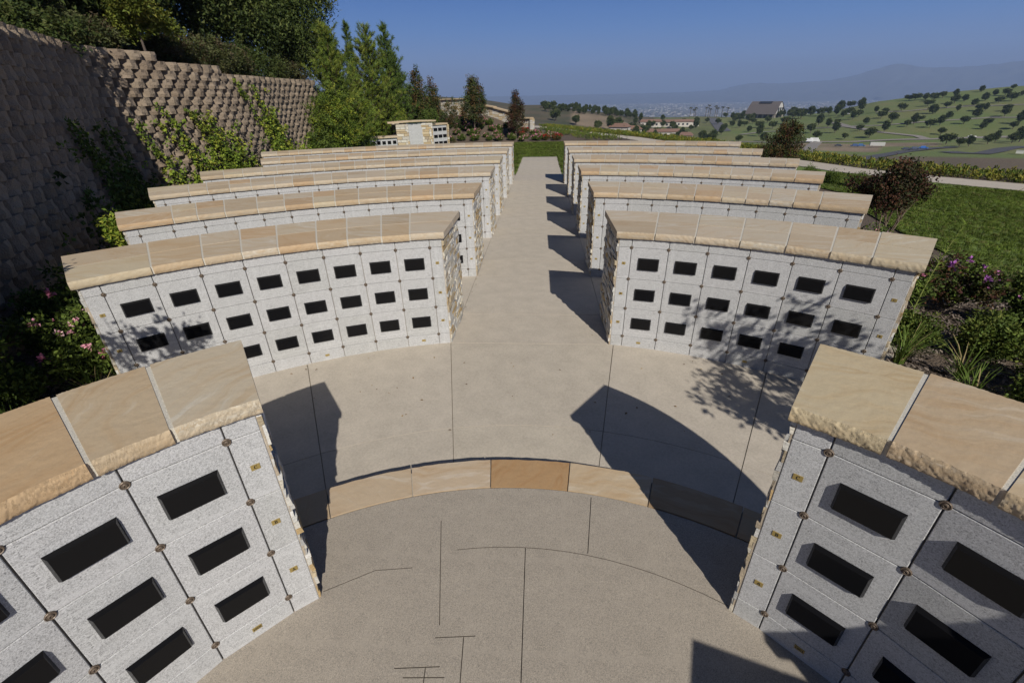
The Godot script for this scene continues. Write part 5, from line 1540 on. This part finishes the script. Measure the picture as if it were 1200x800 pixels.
func memorial() -> void:
	var base := g3(-6.8, -26.0)
	var node := thing("memorial", "stepped stone and granite memorial with curved top beyond the left rows", "memorial", base)
	var blk := func(called: String, c: Vector3, yaw: float, s: Vector3, mt: Material, col: Color) -> MeshInstance3D:
		var m := MB.new(); m.col = col
		m.box(Transform3D(Basis(Vector3.UP, yaw), c - base + Vector3(0, s.y * 0.5, 0)), s)
		return put(m.mesh(mt), called, node)
	var g := gy(-26.0)
	var yaw := 0.22
	# centre: two piers and a bluish granite panel, curved coping
	for q in [[-7.1, -25.55, 0.62], [-6.05, -26.5, 0.60]]:
		var pc := Vector3(q[0], g, q[1])
		blk.call("pier_core", pc, yaw, Vector3(0.44, 1.72, 0.44), M.mortar, Color(0.6, 0.5, 0.38))
		var e := Vector3(cos(yaw), 0, -sin(yaw)); var f := Vector3(sin(yaw), 0, cos(yaw))
		stone_face(node, pc - e * 0.27 + f * 0.25, pc + e * 0.27 + f * 0.25, f, 1.72, 1.72)
		stone_face(node, pc + e * 0.26 - f * 0.27, pc + e * 0.26 + f * 0.27, e, 1.72, 1.72)
	blk.call("granite_panel", Vector3(-6.5, g, -26.02), 0.73, Vector3(1.15, 1.76, 0.24), M.granite, Color(1, 1, 1))
	var cap := MB.new(); cap.col = Color(0.98, 0.93, 0.86)
	for i in 10:
		var t := i / 9.0
		var p := Vector3(lerpf(-7.55, -5.85, t), g + 1.77 + 0.03 * sin(t * PI), lerpf(-25.25, -26.75, pow(t, 1.3)))
		cap.box(Transform3D(Basis(Vector3.UP, 0.35 + 0.5 * t), p - base + Vector3(0, 0.04, 0)), Vector3(0.34, 0.07, 0.56))
	put(cap.mesh(M.sand), "coping", node)
	blk.call("rear_wall", Vector3(-7.3, g, -26.1), 0.5, Vector3(0.9, 1.74, 0.3), M.ledge, Color(0.62, 0.54, 0.42))
	# right wing with four rows of plaques
	var rw := Vector3(-5.72, g, -27.2)
	var bz := Basis(Vector3.UP, 0.9)
	blk.call("wing", rw, 0.9, Vector3(1.3, 1.58, 0.4), M.granite, Color(1, 1, 1))
	for r in 4:
		for c in 4:
			var m := MB.new(); m.box(Transform3D(bz, rw - base + bz * Vector3(-0.48 + c * 0.32, 0.35 + r * 0.34, 0.215)), Vector3(0.24, 0.14, 0.04))
			put(m.mesh(M.black), "plaque", node)
	blk.call("wing_coping", rw + Vector3(0, 1.58, 0), 0.9, Vector3(1.42, 0.08, 0.52), M.sand, Color(0.95, 0.88, 0.78))
	var we := rw + bz * Vector3(0.7, 0, 0)
	stone_face(node, we + bz * Vector3(0, 0, -0.22), we + bz * Vector3(0, 0, 0.26), bz * Vector3(1, 0, 0), 1.58, 1.58)
	# low left wing
	var lb := Basis(Vector3.UP, 0.62)
	var lw := Vector3(-8.0, g, -24.35)
	blk.call("wing", lw, 0.62, Vector3(1.75, 1.16, 0.45), M.granite, Color(1, 1, 1))
	for r in 3:
		for c in 6:
			var m := MB.new(); m.box(Transform3D(lb, lw - base + lb * Vector3(-0.62 + c * 0.27, 0.28 + r * 0.34, 0.24)), Vector3(0.17, 0.14, 0.04))
			put(m.mesh(M.black), "plaque", node)
	var cp := MB.new(); cp.col = Color(0.95, 0.90, 0.82)
	for i in 5: cp.box(Transform3D(lb, lw - base + lb * Vector3(-0.8 + i * 0.385, 1.20, 0)), Vector3(0.38, 0.08, 0.62))
	put(cp.mesh(M.sand), "wing_coping", node)
	var le := lw + lb * Vector3(-0.93, 0, 0)
	stone_face(node, le + lb * Vector3(-0.15, 0, 0.24), le + lb * Vector3(0.1, 0, 0.24), lb * Vector3(0, 0, 1), 1.16, 1.16)
	# stone boundary wall
	var a := Vector3(-9.2, gy(-46.0), -47.0); var b := Vector3(-0.75, gy(-42.0), -42.2)
	var sw := thing("stone_wall", "cream ledge stone wall stepping down behind the rose slope", "stone wall", (a + b) * 0.5)
	sw.set_meta("kind", "thing")
	var pts := [a, a.lerp(b, 0.33), a.lerp(b, 0.62), a.lerp(b, 0.9), b]
	var tops := [[3.05, 3.05], [2.75, 2.35], [2.3, 1.75], [1.5, 1.5]]
	for i in 4:
		var p: Vector3 = pts[i]; var q: Vector3 = pts[i + 1]
		var d := (q - p).normalized(); var o := Vector3(-d.z, 0, d.x)
		if o.z < 0: o = -o
		stone_face(sw, p, q, o, tops[i][0], tops[i][1])
		var c := MB.new(); c.off = sw.position; c.col = Color(0.95, 0.88, 0.76)
		var u0 := Vector3(0, tops[i][0], 0); var u1 := Vector3(0, tops[i][1], 0); var w := o * 0.26
		var y8 := Vector3(0, 0.09, 0)
		var cc := [p + u0 - w, q + u1 - w, q + u1 + w, p + u0 + w]
		c.quad(cc[0] + y8, cc[1] + y8, cc[2] + y8, cc[3] + y8, Vector3.UP)
		for k in 4: c.quad(cc[k], cc[(k + 1) % 4], cc[(k + 1) % 4] + y8, cc[k] + y8, (cc[k] + cc[(k + 1) % 4]) * 0.5 - (cc[0] + cc[2]) * 0.5)
		put(c.mesh(M.sand), "coping", sw)
	var de := (b - a).normalized(); var oe := Vector3(-de.z, 0, de.x)
	stone_face(sw, b + oe * 0.3, b - oe * 0.3, de, 1.5, 1.5)

# ------------------------------------------------------------------ far things
func far_things() -> void:
	# oaks across the valley
	var fl := clump("farleaf", 30, 0.9, 0.6, 0.85, M.leaf, 0.1, true)
	var V := func(x, y, z): return Vector3(x, y, z)
	var protos := []
	var shapes := [
		[[V.call(0, 4.2, 0), V.call(3.6, 2.3, 3.4)], [V.call(1.6, 5.0, 0.4), V.call(2.2, 1.7, 2.2)], [V.call(-1.8, 3.8, 0), V.call(2.2, 1.8, 2.2)]],
		[[V.call(0, 3.8, 0), V.call(3.0, 2.6, 3.0)], [V.call(0.3, 5.4, 0.3), V.call(2.0, 1.7, 2.0)]],
		[[V.call(-0.8, 4.0, 0), V.call(3.0, 2.0, 2.8)], [V.call(2.2, 4.6, 0.4), V.call(2.6, 1.8, 2.4)]],
		[[V.call(0, 4.6, 0), V.call(2.4, 3.0, 2.4)], [V.call(0.4, 7.0, 0), V.call(1.5, 1.8, 1.5)]]]
	var cc := [Color(0.055, 0.078, 0.024), Color(0.07, 0.09, 0.028), Color(0.042, 0.062, 0.02), Color(0.085, 0.10, 0.034)]
	for s in shapes: protos.append(tree("park_oak", "", "tree", "oaks scattered over the park across the valley", Vector3(0, -400, 0), s, fl, 95, 0.7, 1.1, cc, 0.3, -0.35))
	var used := [false, false, false, false]
	var i := 0
	var rows := {}
	var spots: Array = OAKS.duplicate()
	for k in 22: spots.append([0.2 + k * 0.5 + rf(-0.15, 0.15), 318.0 + k * 3.4 + rf(-10, 12)])
	for k in 30: spots.append([rf(6.0, 19.5), rf(245.0, 440.0)])
	for k in 12: spots.append([rf(20.0, 27.0), rf(440.0, 520.0)])
	for q in spots:
		var az: float = q[0]; var d: float = q[1]
		var kd := rng.randi() % 4
		var ridge := az < 11.0 and d > 290
		if ridge: kd = [1, 3, 0][rng.randi() % 3]
		var o: Node3D
		if used[kd]:
			o = protos[kd].duplicate(); o.name = numbered("park_oak"); add_child(o)
		else:
			o = protos[kd]; used[kd] = true
		o.position = pol(az, d, 0.1); o.rotation.y = rf(0, TAU)
		var s := 0.62 * rf(0.7, 1.3) * (0.78 if az > 12 and d < 300 else 1.0)
		if az > 20 and az < 31 and d > 440: s *= 1.3
		if ridge: s *= 0.85
		o.scale = Vector3(s * rf(0.9, 1.15), s, s * rf(0.9, 1.15))
		var where := "on the green hill across the valley"
		if ridge: where = "in the line along the brown ridge"
		elif az < 12.5: where = "on the scrubby slope below the brown ridge"
		elif az < 19.0: where = "among the white houses"
		elif az < 31 and d > 440: where = "in the belt beside the dark-roofed hall"
		elif az < 26.0: where = "on the park lawn below the dark-roofed hall"
		elif d < 310: where = "near the roads in the valley"
		o.set_meta("group", "oaks scattered over the park and ridge across the valley")
		if where.begins_with("on the green hill"):
			where = ["on the lowest part of the green hill", "on the lower middle of the green hill", "on the upper middle of the green hill", "near the crest of the green hill"][0 if d < 345 else (1 if d < 400 else (2 if d < 452 else 3))]
		if not rows.has(where): rows[where] = []
		rows[where].append([az, o])
		i += 1
	for w in rows:
		rows[w].sort_custom(func(a, b): return a[0] < b[0])
		for j in rows[w].size(): rows[w][j][1].set_meta("label", "dark oak %s, %s from left" % [w, nth(j + 1)])
	# palms
	var frond := MB.new()
	for k in 16:
		var a := TAU * k / 16 + rf(-0.2, 0.2); var d := Vector3(cos(a), 0, sin(a)); var s := Vector3(-d.z, 0, d.x)
		var up := rf(-0.5, 1.0); frond.col = Color(0.06, 0.06, 0.03)
		var p1 := d * 1.2 + Vector3(0, up * 0.8, 0); var p2 := d * 2.2 + Vector3(0, up * 0.8 - 0.9, 0)
		frond.quad(-s * 0.15, s * 0.15, p1 + s * 0.35, p1 - s * 0.35); frond.quad(p1 - s * 0.35, p1 + s * 0.35, p2 + s * 0.1, p2 - s * 0.1)
	var fm := frond.mesh(M.leaf)
	var tk := MB.new(); tk.col = Color(0.14, 0.11, 0.09); tk.tube(Vector3.ZERO, Vector3(0, 1, 0), 0.3, 0.2, 6)
	var tkm := tk.mesh(M.bark)
	var pn := 0
	for q in [[15.82, 8.0], [16.18, 6.5], [16.33, 8.0], [17.36, 8.5], [17.6, 10.5], [17.78, 7.5], [18.27, 9.5], [18.44, 8.0], [18.93, 9.0], [19.44, 8.5]]:
		pn += 1
		var pm := thing("palm_tree", "tall thin palm on the skyline, %s from the left" % nth(pn), "tree", pol(q[0], 525.0), "palms at the top of the straight road")
		put(tkm, "trunk", pm, Transform3D(Basis.IDENTITY.scaled(Vector3(1, q[1], 1)), Vector3.ZERO))
		put(fm, "crown", pm, Transform3D(Basis(Vector3.UP, rf(0, TAU)), Vector3(0, q[1], 0)))
	# dark-roofed hall
	var hp := pol(22.9, 500.0)
	var hall := thing("hall", "large dark-roofed hall with steep gable roof on the far hill", "building", hp)
	hall.rotation.y = -0.85
	var hm := MB.new(); hm.col = Color(0.26, 0.23, 0.20)
	hm.box(Transform3D(Basis.IDENTITY, Vector3(0, 1.7, 0)), Vector3(25, 4.4, 15))
	put(hm.mesh(M.paint), "wall", hall)
	var rm := MB.new(); rm.col = Color(0.115, 0.10, 0.095)
	for s in [-1.0, 1.0]:
		rm.quad(Vector3(-13.5, 3.4, s * 9.0), Vector3(13.5, 3.4, s * 9.0), Vector3(13.0, 10.5, s * 3.2), Vector3(-13.0, 10.5, s * 3.2), Vector3(0, 1, s))
		rm.quad(Vector3(-13.0, 10.5, s * 3.2), Vector3(13.0, 10.5, s * 3.2), Vector3(13.0, 13.0, 0), Vector3(-13.0, 13.0, 0), Vector3(0, 1, s))
		rm.quad(Vector3(-13.5, 3.1, s * 9.0), Vector3(13.5, 3.1, s * 9.0), Vector3(13.5, 3.4, s * 9.0), Vector3(-13.5, 3.4, s * 9.0), Vector3(0, 0, s))
	var roof := put(rm.mesh(M.paint), "roof", hall)
	var gl := MB.new(); gl.box(Transform3D(Basis(Vector3.RIGHT, 0.66), Vector3(0, 12.2, 1.8)), Vector3(11, 0.2, 2.2))
	put(gl.mesh(M.glass), "skylight", roof)
	for s in [-1.0, 1.0]:
		var gm := MB.new(); gm.col = Color(0.44, 0.43, 0.42)
		var x: float = s * 12.6
		for w in [[7.4, 3.5, 3.1, 10.2], [3.1, 10.2, 0.0, 12.6]]:
			gm.quad(Vector3(x, w[1], -w[0]), Vector3(x, w[1], w[0]), Vector3(x, w[3], w[2]), Vector3(x, w[3], -w[2]), Vector3(s, 0, 0))
		put(gm.mesh(M.paint), "gable", hall)
		for c in 3:
			var wn := MB.new(); wn.box(Transform3D(Basis.IDENTITY, Vector3(x + s * 0.08, 4.8, -3.4 + c * 3.4)), Vector3(0.2, 7.0, 2.2))
			put(wn.mesh(M.glass), "window", hall)
	for c in 5:
		var wn := MB.new(); wn.box(Transform3D(Basis.IDENTITY, Vector3(-9 + c * 4.5, 1.6, 7.55)), Vector3(2.8, 2.6, 0.2))
		put(wn.mesh(M.glass), "window", hall)
	# white houses below
	var names := ["long white house with brown roof, left of the upper pair of rows", "white house with stepped roof in the upper row", "white house at the middle of the upper row", "white house at the right end of the upper row", "small white house below the brown ridge", "long white house in the lower row", "white house at the right of the lower row", "white gabled house between the oaks", "small white house at the lower right of the estate"]
	var k := 0
	for q in [[11.85, 376, 15.0], [13.28, 388, 17.0], [14.77, 404, 18.0], [15.9, 416, 12.0], [8.63, 256, 9.0], [12.88, 326, 15.0], [14.04, 330, 13.0], [10.03, 276, 8.0], [15.69, 300, 7.0]]:
		var hs := thing("house", names[k], "house", pol(q[0], q[1]), "white houses in the valley")
		hs.rotation.y = rf(-0.5, 0.2)
		var W: float = q[2]
		var wm := MB.new(); wm.col = Color(0.46, 0.43, 0.39)
		wm.box(Transform3D(Basis.IDENTITY, Vector3(0, 1.2, 0)), Vector3(W, 3.6, 7)); put(wm.mesh(M.paint), "wall", hs)
		var rf_ := MB.new(); rf_.col = Color(0.20, 0.12, 0.09)
		for s in [-1.0, 1.0]: rf_.quad(Vector3(-W / 2 - 0.5, 2.9, s * 4.1), Vector3(W / 2 + 0.5, 2.9, s * 4.1), Vector3(W / 2 - 1.0, 4.5, 0), Vector3(-W / 2 + 1.0, 4.5, 0), Vector3(0, 1, s))
		for s in [-1.0, 1.0]: rf_.tri(Vector3(s * (W / 2 + 0.5), 2.9, -4.1 * s), Vector3(s * (W / 2 - 1.0), 4.5, 0), Vector3(s * (W / 2 + 0.5), 2.9, 4.1 * s))
		put(rf_.mesh(M.paint), "roof", hs)
		for c in int(W / 3.2):
			var wn := MB.new(); wn.box(Transform3D(Basis.IDENTITY, Vector3(-W / 2 + 1.8 + c * 3.2, 1.3, 3.52)), Vector3(1.4, 1.3, 0.12)); put(wn.mesh(M.glass), "window", hs)
		k += 1
	# vehicles in the valley
	var cs := [[27.85, 291.0, 7.0, 2.6, Color(0.8, 0.8, 0.78), "white box truck on the valley road behind the reddish shrub", "truck"], [27.42, 291.0, 5.0, 2.0, Color(0.75, 0.76, 0.78), "white van left of the box truck in the valley", "van"], [39.17, 330.0, 5.0, 1.6, Color(0.82, 0.82, 0.8), "white car on the pale road at the foot of the hill", "car"], [29.9, 259.0, 4.6, 1.5, Color(0.05, 0.06, 0.09), "dark car parked on the bare lot", "car"], [31.22, 262.0, 5.2, 1.8, Color(0.04, 0.08, 0.2), "blue car parked on the bare lot", "car"], [31.68, 264.0, 5.2, 1.8, Color(0.06, 0.15, 0.34), "bright blue car parked on the bare lot", "car"], [32.9, 264.0, 8.5, 2.2, Color(0.45, 0.45, 0.43), "long pale trailer parked on the bare lot", "trailer"], [35.13, 240.0, 4.6, 1.5, Color(0.04, 0.05, 0.08), "dark car at the left of three on the valley road", "car"], [35.71, 244.0, 4.6, 1.5, Color(0.06, 0.08, 0.14), "dark car in the middle of three on the valley road", "car"], [36.29, 248.0, 4.6, 1.6, Color(0.05, 0.16, 0.5), "blue car at the right of three on the valley road", "car"], [29.84, 452.0, 4.8, 1.5, Color(0.8, 0.8, 0.8), "white car parked under the oaks on the hill", "car"], [42.43, 230.0, 3.0, 1.4, Color(0.6, 0.6, 0.55), "pale utility box on the grass at the right edge", "box"]]
	for q in cs:
		var p := pol(q[0], q[1], 0.27)
		var o := thing({"truck": "truck", "van": "van", "car": "car", "trailer": "trailer", "box": "utility_box"}[q[6]], q[5], q[6], p, "vehicles in the valley" if q[6] == "car" else "")
		o.rotation.y = -deg_to_rad(q[0]) + rf(-0.25, 0.25)
		vehicle(o, q[2], q[3], q[4], q[6]); o.scale = Vector3.ONE * 0.62
func nth(i: int) -> String:
	var w := ["zeroth", "first", "second", "third", "fourth", "fifth", "sixth", "seventh", "eighth", "ninth", "tenth", "eleventh", "twelfth", "thirteenth", "fourteenth", "fifteenth", "sixteenth", "seventeenth", "eighteenth", "nineteenth", "twentieth"]
	return w[i] if i < w.size() else ("%d%s" % [i, ["th", "st", "nd", "rd", "th", "th", "th", "th", "th", "th"][i % 10]])
func vehicle(o: Node3D, L: float, h: float, col: Color, kind: String) -> void:
	var b := MB.new(); b.col = col
	if kind == "box":
		b.box(Transform3D(Basis.IDENTITY, Vector3(0, h * 0.5, 0)), Vector3(L, h, 2.0)); put(b.mesh(M.paint), "cabinet", o)
		var l := MB.new(); l.col = col * 0.8; l.box(Transform3D(Basis.IDENTITY, Vector3(0, h + 0.06, 0)), Vector3(L + 0.2, 0.1, 2.2)); put(l.mesh(M.paint), "lid", o)
		return
	if kind == "car":
		b.box(Transform3D(Basis.IDENTITY, Vector3(0, 0.62, 0)), Vector3(L, 0.6, 1.8))
		put(b.mesh(M.paint), "body", o)
		var c := MB.new(); c.col = col
		var x0 := -L * 0.32; var x1 := L * 0.22
		for s in [-1.0, 1.0]: c.quad(Vector3(x0, 0.92, s * 0.86), Vector3(x1 + 0.4, 0.92, s * 0.86), Vector3(x1, h, s * 0.7), Vector3(x0 + 0.3, h, s * 0.7), Vector3(0, 0.3, s))
		c.quad(Vector3(x0 + 0.3, h, -0.7), Vector3(x1, h, -0.7), Vector3(x1, h, 0.7), Vector3(x0 + 0.3, h, 0.7), Vector3.UP)
		put(c.mesh(M.paint), "cabin", o)
		var g := MB.new()
		g.quad(Vector3(x1 + 0.4, 0.93, -0.84), Vector3(x1 + 0.4, 0.93, 0.84), Vector3(x1 + 0.02, h, 0.7), Vector3(x1 + 0.02, h, -0.7), Vector3(1, 1, 0))
		g.quad(Vector3(x0, 0.93, -0.84), Vector3(x0, 0.93, 0.84), Vector3(x0 + 0.29, h, 0.7), Vector3(x0 + 0.29, h, -0.7), Vector3(-1, 1, 0))
		put(g.mesh(M.glass), "windscreen", o)
	else:
		b.box(Transform3D(Basis.IDENTITY, Vector3(-L * 0.1 if kind != "trailer" else 0.0, 0.5 + h * 0.5, 0)), Vector3(L * (0.78 if kind != "trailer" else 1.0), h, 2.2)); put(b.mesh(M.paint), "box_body", o)
		if kind != "trailer":
			var c := MB.new(); c.col = col; c.box(Transform3D(Basis.IDENTITY, Vector3(L * 0.39, 1.1, 0)), Vector3(L * 0.2, 1.5, 2.0)); put(c.mesh(M.paint), "cabin", o)
			var g := MB.new(); g.box(Transform3D(Basis.IDENTITY, Vector3(L * 0.49, 1.45, 0)), Vector3(0.08, 0.6, 1.8)); put(g.mesh(M.glass), "windscreen", o)
	var w := MB.new(); w.col = Color(0.02, 0.02, 0.02)
	w.tube(Vector3(0, 0, -0.12), Vector3(0, 0, 0.12), 0.36, 0.36, 10)
	for s in [-1.0, 1.0]:
		w.tri(Vector3(0.3, 0, 0.12 * s), Vector3(-0.2, 0.28, 0.12 * s), Vector3(-0.2, -0.28, 0.12 * s), Vector3(0, 0, s))
	var wm := w.mesh(M.paint)
	for x in [-L * 0.32, L * 0.32]:
		for s in [-0.85, 0.85]: put(wm, "wheel", o, Transform3D(Basis.IDENTITY, Vector3(x, 0.36, s)))
